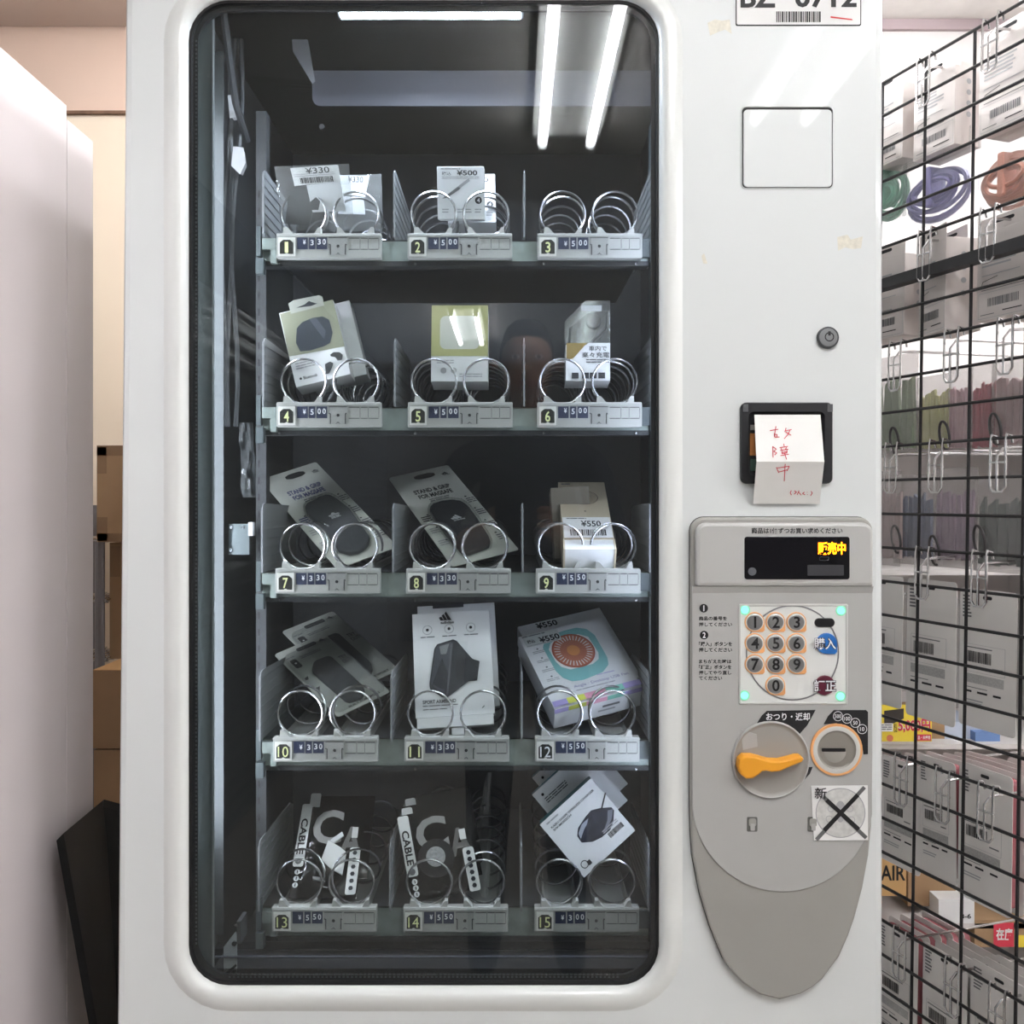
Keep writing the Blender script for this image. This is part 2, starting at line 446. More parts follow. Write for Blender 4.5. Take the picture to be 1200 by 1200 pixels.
# lower front inside: dark sill with steps
m = MB()
m.box(X(250, .11), cx1, .11, .13, cz0, Z(1112, .11), mat('sill_dark', (30, 31, 34), .5))
m.box(X(250, .06), cx1, .06, .11, cz0, Z(1135, .06), mat('sill_dark', (30, 31, 34), .5))
m.box(X(252, .058), cx1, .056, .06, Z(1122, .058), Z(1120.6, .058), mat('cover_dark', (62, 64, 72), .5))
m.build('lower_sill', VM, smooth=0)

# trays
YF = .097                                                     # front of the label holders
KS = 1180 / (D + YF) / 1000                                   # px per mm there
ROWS = [dict(top=272, xs=(324, 477.5, 630)), dict(top=470, xs=(324, 478, 629.7)), dict(top=665, xs=(322.6, 476, 628)),
        dict(top=862.5, xs=(320, 474, 626.9)), dict(top=1062, xs=(318.6, 472.6, 626.4))]
PRICE = ['330', '500', '500', '500', '500', '500', '330', '330', '550', '330', '330', '550', '550', '550', '300']
PITCH = [.052, .042, .042, .048, .046, .046, .062, .050, .050, .066, .070, .060, .070, .050, .066]
WTAG = 1 / 7.5 / F * (D + YF)
_COIL = {}
def coil_mesh(pitch, mirror):
    k = (pitch, mirror)
    if k in _COIL: return _COIL[k]
    m = MB(); R = .0288; pts = []; n = int(.40 / pitch); seg = 26
    for i in range(n * seg + 1):
        a = math.radians(-42) + 2 * math.pi * i / seg
        y = pitch * max(0, i / seg - .82)
        pts.append(((R * math.cos(a)) * (-1 if mirror else 1), y, R * math.sin(a)))
    m.tube(pts, .0016, STEEL, 6)
    o = m.build('spiral_coil'); me = o.data; bpy.data.objects.remove(o); WORLD.pop(o, None)
    _COIL[k] = me
    return me
def holder(m, x0, zt):
    def hx(v): return x0 + (v - 180) * WTAG
    def hz(v): return zt - (v - 690) * WTAG
    y = YF
    m.slab(rr(hx(180), hx(1100), hz(918), hz(700), .0012, 2), y, y + .012, HOLDER, .0006)
    m.box(hx(182), hx(1098), y - .0012, y, hz(728), hz(712), HOLDER)
    for q in (((235, 705), (241, 642), (276, 646), (330, 705)), ((505, 705), (545, 646), (567, 646), (567, 705)),
              ((705, 705), (712, 642), (740, 646), (790, 705)), ((968, 705), (1002, 646), (1028, 642), (1034, 705))):
        m.slab([(hx(a), hz(b)) for a, b in reversed(q)], y + .001, y + .012, HOLDER)
    def grv(pts):
        m.flat([(hx(a), hz(b)) for a, b in pts], y - .0004, HOLDER_D)
    for a in (815, 922, 992):
        b = a + (95 if a == 815 else 60 if a == 922 else 85)
        grv([(a, 741), (b, 741), (b, 749), (a, 749)]); grv([(a, 838), (b, 838), (b, 846), (a, 846)])
    for a in (915, 986, 1080): grv([(a - 2, 750), (a + 2, 750), (a + 2, 838), (a - 2, 838)])
    m.box(hx(640), hx(800), y - .0009, y, hz(895), hz(736), mat('clip_plastic', (150, 150, 147), .45))
    for a in (655, 786): m.flat([(hx(q), hz(r)) for q, r in ((a - 4, 800), (a + 4, 800), (a + 4, 890), (a - 4, 890))], y - .0011, INK)
    for a, b in ((640, 655), (786, 800)): m.flat([(hx(q), hz(r)) for q, r in ((a, 793), (b, 800), (b, 808), (a, 801))], y - .0011, INK)
    m.flat([(hx(q), hz(r)) for q, r in ((640, 736), (800, 736), (800, 744), (640, 744))], y - .0011, HOLDER_D)
    m.flat(circ(hx(722), hz(815), 14 * WTAG, 12), y - .0011, INK)
    m.flat([(hx(q), hz(r)) for q, r in ((702, 890), (722, 872), (742, 890), (736, 890), (722, 880), (708, 890))], y - .0011, INK)
    return hx, hz
for ri, R_ in enumerate(ROWS):
    top = R_['top']
    YT = .112
    m = MB()
    zf = Z(top + 6, YF)                                        # tray floor level
    m.box(X(307, YT), X(760, YT), YT, YT + .002, Z(top + 34.5, YT), zf, ZINC)
    m.box(X(307, YT), X(760, YT), YT, .52, zf - .0015, zf, TRAYM)
    m.box(X(307, YT), X(760, YT), YT - .002, YT + .02, Z(top + 40, YT), Z(top + 34.5, YT), mat('tray_lip', (52, 54, 56), .5, .3))
    for a in (328, 487, 637, 745): m.slab(circ(X(a, YT), Z(top + 38, YT), .0017, 8), YT - .004, YT - .002, STEEL)
    tray = m.build('shelf_tray', VM, smooth=0)
    m = MB()
    YK = .10
    m.box(X(307, YK), X(323, YK), YK, YK + .012, Z(top + 20, YK), Z(top + 7, YK), ZINC)
    m.box(X(316.5, YK), X(323.5, YK), YK + .001, YK + .012, Z(top + 36, YK), Z(top + 7, YK), ZINC)
    m.build('tray_bracket', tray, smooth=0); m = MB()
    m.box(X(300, YK), X(305.5, YK), YK, YK + .01, Z(top + 28, YK), Z(top - 7, YK), LINER_L)
    m.box(X(300, YK), X(309, YK), YK - .002, YK + .01, Z(top + 49, YK), Z(top + 31, YK), LINER_L)
    m.build('tray_stop', tray, smooth=0); m = MB()
    m.box(X(748, YK), X(762, YK), YK + .004, YK + .012, Z(top + 28, YK), Z(top + 7, YK), LINER_L)
    m.box(X(762, YK), X(767, YK), YK, YK + .01, Z(top + 34, YK), Z(top - 8, YK), LINER_L)
    m.build('tray_bracket', tray, smooth=0)
    # dividers
    for xd in (R_['xs'][0] - 15.5, R_['xs'][1] - 15.5, R_['xs'][2] - 15.5, R_['xs'][2] + 134):
        m = MB(); x0 = X(xd, YF)
        h = .088; dp = .20
        prof = [(0, 0), (dp, 0), (dp, h * .86), (dp - .02, h * .95), (.012, h), (.004, h - .002), (0, h - .008)]
        m.loft([[(x0 - .0006, YF + a, zf + b) for a, b in prof], [(x0 + .0006, YF + a, zf + b) for a, b in prof]], DIVID, True, True)
        m.box(x0 - .0011, x0 + .0011, YF - .001, YF + .0025, zf, zf + h - .006, DIVID)
        for k in range(7):
            zz = zf + .008 + k * .0115
            m.box(x0 - .0016, x0 + .0016, YF - .0008, YF + .185, zz, zz + .0012, DIVID)
        m.build('divider', tray, smooth=0)
    for ci, xl_ in enumerate(R_['xs']):
        n = ri * 3 + ci; zt = Z(top, YF); x0 = X(xl_, YF)
        # spiral troughs
        m = MB()
        for c0 in (235, 705):
            xa = x0 + (c0 - 180) * WTAG; xb = xa + 330 * WTAG
            TR = mat('trough_plastic', (140, 140, 138), .45)
            m.box(xa, xb, YF + .012, .42, zf + .0002, zf + .002, TR)
            for s in (xa, xb - .006):
                m.loft([[(s, y, zf + .002), (s + .006, y, zf + .002), (s + .003, y, zf + .007)] for y in (YF + .012, .42)], TR, True, True)
        m.build('spiral_trough', tray, smooth=0)
        for k, cxp in enumerate((402, 868)):
            cx = x0 + (cxp - 180) * WTAG
            zc = zf + .0025 + .0302
            yo = YF + .012
            link('spiral_coil', coil_mesh(PITCH[n], k == 1), tray, T((cx, yo, zc)))
        m = MB(); hx, hz = holder(m, x0, zt)
        lh = m.build('label_holder', VM)
        m = MB(); y = YF - .0015
        m.box(hx(197), hx(345), y, YF, hz(902), hz(738), mat('number_plate_white', (214, 212, 206), .5))
        house = [(212, 884), (258, 884), (264, 876), (280, 876), (286, 884), (330, 884), (330, 785), (300, 760), (242, 760), (212, 785)]
        m.flat([(hx(a), hz(b)) for a, b in house], y - .0003, mat('number_black', (24, 25, 20), .5))
        s = str(n + 1); wd = (15 if s == '1' else 22) if n + 1 < 10 else 46
        m.text(s, hx(271 - wd), hx(271 + wd), hz(872), hz(780), y - .0006, WINK if n == 11 else CREAM_INK, .015 if n + 1 < 10 else .0)
        m.build('number_plate', lh, smooth=0)
        m = MB(); y = YF - .0006
        for a, b in ((362, 455), (467, 521), (533, 626)): m.box(hx(a), hx(b), y, YF, hz(840), hz(738), NAVY)
        dz = random.uniform(-10, 10)
        p = PRICE[n]
        m.text('¥', hx(413), hx(440), hz(805 + dz), hz(762 + dz), y - .0003, WINK, .02)
        for (a, b, ch, e) in ((480, 508, p[0], 4), (543, 570, p[1], -3), (586, 614, p[2], -3)):
            m.text(ch, hx(a), hx(b), hz(807 + dz * .6 + e), hz(758 + dz * .6 + e), y - .0003, WINK, .015)
        m.build('price_display', lh, smooth=0)

# ---------------- right hand side of the door
m = MB()                                                      # asset sticker at the top
m.slab(rr(X(862), X(1009), Z(30.5), Z(-22), .002, 3), -.0006, 0, INK)
m.flat(rr(X(863.2), X(1007.8), Z(29.3), Z(-21), .0016, 3), -.0009, PAPER)
m.text('BZ', X(867.5), X(909), Z(9.5), Z(-15), -.0012, INK, .03); m.text('0712', X(931), X(1003.5), Z(9.5), Z(-15), -.0012, INK, .03)
random.seed(11)
def bars(m, x0, x1, z0, z1, y, mt, n=24):
    xx = x0; u = (x1 - x0) / (n * 1.8)
    while xx < x1 - u:
        wv = u * random.choice((.6, .9, 1.5)); m.flat([(xx, z0), (xx + wv, z0), (xx + wv, z1), (xx, z1)], y, mt); xx += wv + u * random.choice((.6, .9))
bars(m, X(909.5), X(961), Z(26.5), Z(14), -.0012, INK, 22)
m.flat(pp([(973, 21.5), (973, 19.5), (998, 22.8), (999, 24.3)]), -.0012, mat('red_pen', (215, 70, 70), .7))
a = m.build('asset_sticker', VM, smooth=0); a['label'] = 'white bordered number sticker with barcode'
m = MB()                                                      # coin / bill hatch
m.slab(rr(X(869.5), X(975.5), Z(220.5), Z(126), .005, 4), -.0003, .0, mat('hatch_gap', (40, 40, 40), .7))
m.slab(rr(X(871), X(974.7), Z(219.6), Z(128.6), .005, 4), -.0012, .0, WHITE_PAINT, .0008)
m.loft([[(x, y, z) for x, z in rr(X(869.5) - d, X(975.5) + d, Z(220.5) - d, Z(126) + d, .005 + d, 4)] for d, y in ((0, -.0004), (.0005, -.0012), (.002, -.0002))], WHITE_PAINT)
m.build('service_hatch', VM)
# old tape residue
m = MB(); TP = mat('old_tape', (220, 217, 203), .5, noise=.1, nscale=200)
for q in (((829, 27), (838, 23), (846, 24.5), (855, 23), (857.5, 40), (850, 35), (843, 37), (832, 42)),
          ((981, 278), (993, 275), (997, 281), (1011, 277), (1009, 291), (999, 292), (990, 290), (982, 294)), ((822, 300), (825, 297), (829, 309), (824, 309))):
    m = MB(); m.flat(pp(list(reversed(q))), -.0004, TP); m.build('tape_residue', VM, smooth=0)
m = MB()                                                      # round key lock
def disc_stack(m, px, py, spec):
    for r, y0, y1, mt, bv in spec: m.slab(circ(X(px), Z(py), r / 1000, 28), y0, y1, mt, bv)
disc_stack(m, 969.5, 396, ((12.8, -.004, 0, mat('lock_ring', (74, 76, 78), .35, .7), .001), (10.6, -.0045, -.003, mat('lock_face', (132, 134, 136), .35, .6), .0004)))
def annulus(m, cx, cz, ra, rb, y, mt, n=28): m.ring(circ(cx, cz, ra, n), circ(cx, cz, rb, n), y, mt)
annulus(m, X(970.5), Z(395.5), .0055, .0042, -.0048, INK)
m.flat(pp([(969, 394), (969, 389), (972, 389), (972, 394)]), -.0049, INK)
m.build('key_lock', VM)
# bill slot
m = MB()
bz = lambda d: [(x, z) for x, z in rr(X(867) + d, X(974.5) - d, Z(567) + d, Z(472) - d, .007, 4)]
bi = lambda d: [(x, z) for x, z in rr(X(877) + d, X(964) - d, Z(557) + d, Z(484) - d, .006, 4)]
m.loft([[(x, y, z) for x, z in q] for q, y in ((bz(0), 0), (bz(0), -.004), (bz(.001), -.0055), (bi(-.001), -.0055), (bi(0), -.004), (bi(.003), -.0006))], mat('bezel_black', (30, 31, 34), .4), False, True)
for a in (869.5, 968): m.box(X(a), X(a + 6), -.0062, -.005, Z(483), Z(474), mat('bezel_clip', (88, 90, 92), .4))
bs = m.build('bill_slot', VM)
m = MB()
m.box(X(878), X(887), -.0025, -.0005, Z(534), Z(508), mat('orange_roller', (196, 128, 66), .5)); m.box(X(878), X(887), -.002, -.0005, Z(504), Z(498), GREY_DARK); m.box(X(879), X(887), -.002, -.0005, Z(552), Z(538), mat('green_mech', (70, 96, 84), .5))
m.build('bill_guide', bs, smooth=0)
# coin panel
out = [(808, 640), (807.8, 720), (807.6, 800), (807.5, 880), (807.6, 935), (808.3, 968), (810.3, 1000), (819, 1045), (830.5, 1083), (846, 1121), (857, 1136), (868.8, 1148.5), (889, 1162), (911.5, 1167.6), (936, 1161), (950, 1153), (961, 1144), (981, 1117),
       (992, 1092), (999, 1072), (1008, 1038), (1015, 1000), (1018.5, 965), (1019.5, 935), (1020, 880), (1020, 800), (1020, 720), (1020, 640)]
arc_t = [(1020 - 16 + 16 * math.cos(math.radians(a)), 622 - 16 * math.sin(math.radians(a))) for a in range(0, 91, 15)] + [(824 + 16 * math.cos(math.radians(a)), 622 - 16 * math.sin(math.radians(a))) for a in range(90, 181, 15)]
out = pp(out + arc_t)
m = MB()
m.loft([[(x, 0.0, z) for x, z in inset(out, -.0008)], [(x, -.0004, z) for x, z in inset(out, -.0008)]], mat('panel_gap', (70, 70, 70), .7), False, True)
m.slab(out, -.009, 0, GREY_DARK, .0025)
cpan = m.build('coin_panel', VM)
m = MB()                                                      # lighter face over it, round bottom
face = [(809.3, 690)] + [(809.3, y) for y in (760, 840, 920)] + [(914.5 - 105.2 * math.cos(math.radians(a)), 936 + 105.2 * math.sin(math.radians(a))) for a in range(4, 175, 6)] + [(1018.4, y) for y in (920, 840, 760, 690)]
m.slab(pp(face), -.0105, -.008, GREY_PANEL, .0008)
m.build('panel_face', cpan)
m = MB()                                                      # header block with the display
hd = rr(X(813), X(1018), Z(686), Z(612), (.004, .006, .013, .012), 5)
m.slab(hd, -.017, -.008, GREY_HEAD, .004)
m.loft([[(X(809.5), y, Z(z)) for y, z in ((-.008, 686), (-.0145, 686), (-.0105, 694))], [(X(1018.5), y, Z(z)) for y, z in ((-.008, 686), (-.0145, 686), (-.0105, 694))]], GREY_HEAD, True, True)
m.text('商品は1個ずつお買い求めください', X(876.7), X(981.7), Z(624.7), Z(618), -.0173, INK, .025)
hdr = m.build('display_header', cpan)
m = MB()
m.slab(rr(X(868.4), X(989.8), Z(677.6), Z(628.2), .003, 4), -.0178, -.0168, mat('display_black', (20, 20, 24), .15), .0004)
m.flat(rr(X(940.9), X(983), Z(673.2), Z(660.8), .0006, 2), -.0181, mat('display_grey', (62, 62, 66), .3))
m.flat(circ(X(877.2), Z(668.4), .0048, 18), -.0181, mat('sensor_grey', (96, 98, 102), .3))
m.ring(rr(X(954.5), X(966), Z(656), Z(651.2), .002, 4), rr(X(955.3), X(965.2), Z(655.2), Z(652), .0014, 4), -.0181, mat('display_grey', (62, 62, 66), .3))
LEDO = emit('orange_led', (255, 120, 10), 7.0)
m.text('販売中', X(953), X(985), Z(649), Z(634.5), -.0182, LEDO, .022)
m.build('display_screen', hdr, smooth=0)
m = MB()                                                      # printed instructions
YI = -.0108
for (a, b, s) in ((822.6, 711.6, '1'), (823, 742.8, '2')):
    m.flat(circ(X(a), Z(b), .005, 22), YI, INK); m.text(s, X(a - 1.6), X(a + 1.8), Z(b + 3.3), Z(b - 3.3), YI - .0002, WINK, .02, True)
for (s, x1, y0, y1) in (('商品の番号を', 849.5, 721, 725.8), ('押してください', 855.6, 728, 732.8), ('「購入」ボタンを', 855.6, 750.5, 755.8), ('押してください', 855.6, 757.4, 762.5),
                        ('まちがえた時は', 854.8, 771, 775.8), ('「訂正」ボタンを', 854.8, 777.4, 782.5), ('押してやり直し', 854.8, 784, 788.8), ('てください', 844, 790.4, 795.2)):
    m.text(s, X(817), X(x1), Z(y1), Z(y0), YI, INK, .02)
m.build('printed_instructions', cpan, smooth=0)
# keypad
m = MB(); YK = -.011
m.loft([[(x, y, z) for x, z in rr(X(863) + d, X(990) - d, Z(823.5) + d, Z(706.5) - d, .002, 3)] for d, y in ((0, -.0106), (.0008, -.0117), (.0022, -.0117), (.003, -.0108))], mat('keypad_frame', (196, 196, 192), .4))
m.slab(rr(X(864), X(989), Z(822.5), Z(707.5), .001, 3), -.0110, -.009, mat('keypad_white', (226, 228, 224), .35))
m.ring(circ(X(925.5), Z(763.3), .0542, 60, .0556), circ(X(925.5), Z(763.3), .0526, 60, .0540), -.0113, mat('keypad_ring', (150, 152, 156), .3, .7))
m.slab(rr(X(951), X(974.5), Z(733.3), Z(723), .005, 5), -.0125, -.0108, BLACK, .0008)
kp = m.build('keypad', cpan)
BTN = mat('button_steel', (170, 172, 172), .3, .8)
for s, a, b in [(str(i + 1), 881.5 + (i % 3) * 24.2, 727.5 + (i // 3) * 24.4) for i in range(9)] + [('0', 905.5, 800.9)]:
    m = MB()
    tear = [(a + 11.6 * math.cos(math.radians(t)), b - 11.6 * math.sin(math.radians(t))) for t in range(0, 271, 15)] + [(a + 9.5, b + 11.6), (a + 11.6, b + 9.5)]
    m.slab(pp(tear), -.0122, -.0108, ORANGE_R, .0003)
    m.flat(circ(X(a), Z(b), .0103, 24), -.0124, mat('button_rim', (226, 222, 214), .4))
    m.slab(circ(X(a), Z(b), .0094, 24), -.0140, -.0120, BTN, .0012)
    m.text(s, X(a - 4.6), X(a + 4.6), Z(b + 6.6), Z(b - 6.6), -.0143, INK, .02, True)
    m.build('number_button', kp)
for a, b, s, mt, r in ((964.8, 752.4, '購入', BLUE, 12.2), (963, 800.9, '訂正', MAROON, 11.6)):
    m = MB()
    tear = [(a + r * math.cos(math.radians(t)), b - r * math.sin(math.radians(t))) for t in range(0, 271, 15)] + ([(a + r * .8, b + r), (a + r, b + r * .8)] if mt is BLUE else [(a + r * .7, b + r * .7)])
    m.slab(pp(tear), -.0135, -.0108, mt, .001)
    m.text(s, X(949.2), X(975.8), Z(b + 7.4), Z(b - 7.4), -.0138, mat('button_text_rim', (60, 60, 66), .5), .075)
    m.text(s, X(949.8), X(975.2), Z(b + 6.7), Z(b - 6.7), -.0140, WINK, .012)
    o = m.build('function_button', kp); o['label'] = 'blue buy button' if mt is BLUE else 'maroon correction button'
for a, b in ((870.2, 713.5), (981.7, 714.4), (869.8, 812.8), (981.1, 813.7)):
    m = MB(); m.slab(circ(X(a), Z(b), .0042, 16), -.0128, -.0108, emit('green_led', (90, 255, 180), 2.2), .001)
    m.slab(circ(X(a), Z(b), .0062, 18), -.0116, -.0108, mat('led_lens', (170, 235, 205), .3)); m.build('indicator_light', kp)
# coin return lever and labels
m = MB(); yy = -.0112
m.flat(pp([(884.3, 844.9), (890, 836), (895.8, 830.7), (952.4, 829.6), (949, 836), (942.8, 847.4), (933.6, 857.9), (929, 853.5), (924.6, 850.3), (913, 845.5), (899.7, 843.8)]), yy, INK)
m.text('おつり・返却', X(894.9), X(945.7), Z(841.8), Z(832.8), yy - .0003, WINK, .02)
m.flat(pp([(961.6, 846.4), (966.8, 836.8), (973.5, 829.7), (1010.9, 829.7), (1013.3, 832), (1013.2, 880.9), (1008, 881.3), (1006, 869.4), (999.3, 856), (987.8, 848.3), (976.3, 845.1)]), yy, INK)
for s, a, b in (('500', 978.3, 836.8), ('100', 988.8, 839.7), ('50', 998.4, 844.5), ('10', 1006.4, 851.8)):
    annulus(m, X(a), Z(b), .0057, .0050, yy - .0003, WINK, 22)
    hw = 3.7 if len(s) == 3 else 2.6
    m.text(s, X(a - hw), X(a + hw), Z(b + 2.3), Z(b - 2.3), yy - .0003, WINK, .01)
m.flat(pp([(942.8, 875.2), (945.3, 886.7), (944.3, 896), (949.1, 895.7), (945.7, 903.9), (939, 911), (941.8, 902), (943.6, 890)]), yy, INK)
m.build('coin_label', cpan, smooth=0)
m = MB(); cx, cz = X(900.2), Z(887.6)
m.loft([[(x, y, z) for x, z in circ(cx, cz, r, 40)] for r, y in ((.0455, -.0108), (.0448, -.0128), (.0436, -.0134), (.0425, -.0125), (.041, -.0112))], GREY_PANEL)
m.loft([[(x, y, z) for x, z in circ(cx, cz, r, 40)] for r, y in ((.0428, -.0130), (.0405, -.0112), (.0385, -.0110))], mat('dial_wall', (158, 156, 150), .4), False, True)
m.slab(pp([(866, 852), (884, 858), (885, 872), (868, 876)][::-1]), -.0118, -.011, GREY_PANEL)
dial = m.build('return_dial', cpan, smooth=50)
m = MB()
lev = [(310, 430), (318, 385), (345, 362), (400, 362), (500, 390), (560, 393), (620, 378), (660, 367), (690, 366), (705, 382), (690, 400), (640, 420), (560, 455), (510, 460), (480, 452), (455, 455), (435, 475), (400, 498), (360, 500), (325, 475)]
lev = pp([(800 + a / 5.217, 810 + b / 5.217) for a, b in reversed(lev)])
m.slab(lev, -.026, -.0108, ORANGE, .0022); o = m.build('return_lever', dial); o['label'] = 'orange coin return lever'
m = MB(); cx, cz = X(976.6), Z(875.8)
m.loft([[(x, y, z) for x, z in circ(cx, cz, r, 36)] for r, y in ((.0305, -.0108), (.030, -.0125), (.0275, -.0125))], ORANGE_R)
m.loft([[(x, y, z) for x, z in circ(cx, cz, r, 36)] for r, y in ((.0275, -.0125), (.026, -.0130), (.0225, -.0125))], mat('coin_ring', (206, 205, 200), .4))
m.loft([[(x, y, z) for x, z in circ(cx, cz, r, 36)] for r, y in ((.0225, -.0125), (.0215, -.011), (.020, -.0108))], mat('coin_bowl', (150, 146, 138), .3, .3), False, True)
m.slab(rr(X(959.5), X(987), Z(878), Z(874), .001, 3), -.0116, -.0107, BLACK)
m.loft([[(x, y, z) for x, z in pp([(975 + 13 * math.cos(math.radians(t)) * r_, 878 + 13 * math.sin(math.radians(t)) * r_) for t in range(0, 181, 12)])] for r_, y in ((1.0, -.0109), (.75, -.0122), (.4, -.0128), (.05, -.0129))], mat('coin_lip', (164, 161, 153), .3), closed=False)
m.build('coin_slot', cpan, smooth=50)
for a in (872.8, 943.2):
    m = MB(); m.slab(rr(X(a), X(a + 12.2), Z(971), Z(954), .0015, 3), -.0109, -.0100, mat('hook_pit', (96, 96, 92), .6))
    m.slab(rr(X(a + 2), X(a + 10.6), Z(965), Z(955.6), .0025, 4), -.0118, -.0105, GREY_DARK, .0005)
    m.slab(rr(X(a + 4), X(a + 9), Z(969.5), Z(961.5), .0008, 2), -.0121, -.0105, GREY_PANEL); m.build('panel_hook', cpan)
m = MB(); yy = -.0116
m.slab(pp([(950.5, 981.2), (1013.3, 980.6), (1012.8, 917.3), (947.2, 917.7)]), yy, -.0108, PAPER)
annulus(m, X(981.1), Z(949), .029, .0278, yy - .0002, LINK, 40); m.flat(circ(X(981.1), Z(949), .0277, 40), yy - .0001, mat('coin_print', (206, 206, 202), .7, noise=.12, nscale=160))
m.flat(circ(X(981), Z(942), .005, 20, .007), yy - .0003, LINK)
m.flat(circ(X(981), Z(955), .004, 20, .005), yy - .0003, LINK)
for a, b in ((968, 956), (994, 957), (970, 944), (992, 944)): annulus(m, X(a), Z(b), .004, .0033, yy - .0003, LINK, 14)
m.text('新', X(951), X(965), Z(932.5), Z(919.5), yy - .0006, INK, .012)
GP = mat('marker_grey', (108, 108, 108), .7)
def stroke(m, pts, wd, y, mt):
    for (a, b), (c, d) in zip(pts[:-1], pts[1:]):
        dx, dy = c - a, d - b; l = math.hypot(dx, dy) or 1
        nx, ny = -dy / l * wd / 2, dx / l * wd / 2; ex, ey = dx / l * wd * .3, dy / l * wd * .3
        m.flat([(a - ex + nx, b - ey + ny), (a - ex - nx, b - ey - ny), (c + ex - nx, d + ey - ny), (c + ex + nx, d + ey + ny)], y, mt)
stroke(m, pp([(962, 931), (1010, 977)]), .0045, yy - .0004, GP); stroke(m, pp([(954, 979), (1008, 920)]), .0045, yy - .0005, GP)
stroke(m, pp([(966, 935), (1001, 967)]), .005, yy - .0007, INK); stroke(m, pp([(963, 968), (1000, 929)]), .005, yy - .0008, INK)
o = m.build('coin_notice_sticker', VM, smooth=0); o['label'] = 'white sticker with a crossed out coin'

# handwritten out of order note taped over the bill slot
NOTE = mat('note_paper', (238, 238, 234), .8, noise=.01, nscale=30)
m = MB()
def note_pt(fx, fz):
    """fx 0..1, fz px row; upper half leans outward, lower half falls back to the panel"""
    y0, yf, y1 = 486, 541, 590.5
    if fz <= yf: t = (fz - y0) / (yf - y0); xa, xb, yd = 884 + 2.5 * t, 961.5 + 4.5 * t, -.008 - .022 * t
    else: t = (fz - yf) / (y1 - yf); xa, xb, yd = 886.5 - 4 * t, 966 - 5.5 * t, -.030 + .026 * t
    q = P(xa + (xb - xa) * fx, fz, yd); return q
rows = [486 + (590.5 - 486) * i / 19 for i in range(10)] + [541] + [486 + (590.5 - 486) * i / 19 for i in range(11, 20)]
L = [[note_pt(i / 6, r) for i in range(7)] for r in rows]
m.loft(L, NOTE, closed=False)
m.loft([[p + Vector((0, .0003, 0)) for p in l] for l in L], NOTE, closed=False)
def pen(pts, wd=.9):
    """pts in pixels of the 120x130 close-up of the note, drawn as red ink on the paper"""
    q = [(860 + a / 9.233, 470 + b / 9.233) for a, b in pts]
    for (a, b), (c, d) in zip(q[:-1], q[1:]):
        l = math.hypot(c - a, d - b) or 1; nx, ny = -(d - b) / l * wd / 2, (c - a) / l * wd / 2
        vs = []
        for (u, v) in ((a + nx, b + ny), (a - nx, b - ny), (c - nx, d - ny), (c + nx, d + ny)):
            v = min(max(v, 486.2), 590.3)
            lo = note_pt(0, v).x; hi = note_pt(1, v).x
            yv = note_pt(0, v).y; k = 1 - .0007 / (D + yv)
            t = P(u, v, yv); vs.append(Vector((t.x * k, yv - .0007, EYE + (t.z - EYE) * k)))
        m.add(vs, [(0, 1, 2, 3)], RED)
for s in ([(390, 320), (480, 305)], [(455, 272), (437, 385)], [(437, 350), (445, 392), (495, 388)], [(440, 360), (470, 362), (462, 392)],
          [(565, 290), (552, 335)], [(560, 322), (625, 308)], [(610, 310), (585, 360), (545, 408)], [(560, 335), (620, 370)],
          [(420, 490), (425, 610)], [(420, 492), (460, 520), (430, 545), (465, 560), (440, 585)], [(540, 462), (545, 490)], [(495, 505), (585, 490)], [(510, 510), (520, 530)], [(570, 500), (555, 528)], [(500, 535), (590, 520)],
          [(520, 540), (520, 570), (575, 560), (575, 528)], [(522, 556), (572, 548)], [(505, 590), (595, 575)], [(548, 560), (570, 632)],
          [(460, 715), (485, 775)], [(470, 725), (600, 705), (575, 755)], [(485, 768), (575, 745)], [(555, 680), (545, 868)],
          [(622, 968), (610, 990), (622, 1018)], [(655, 970), (678, 985), (652, 1008)], [(705, 968), (685, 1015)], [(700, 985), (728, 1018)], [(765, 985), (742, 1000), (770, 1015)], [(792, 985), (794, 990)], [(795, 1010), (797, 1016)], [(835, 975), (848, 995), (830, 1025)]):
    pen(s)
def inkdot(px, py):
    pen([((px - 860) * 9.233 - 5, (py - 470) * 9.233), ((px - 860) * 9.233 + 8, (py - 470) * 9.233 + 3)], 1.3)
NOTE_O = m.build('handwritten_note', smooth=0)
tag(NOTE_O, 'folded white paper note with red handwriting taped over the bill slot', 'note')
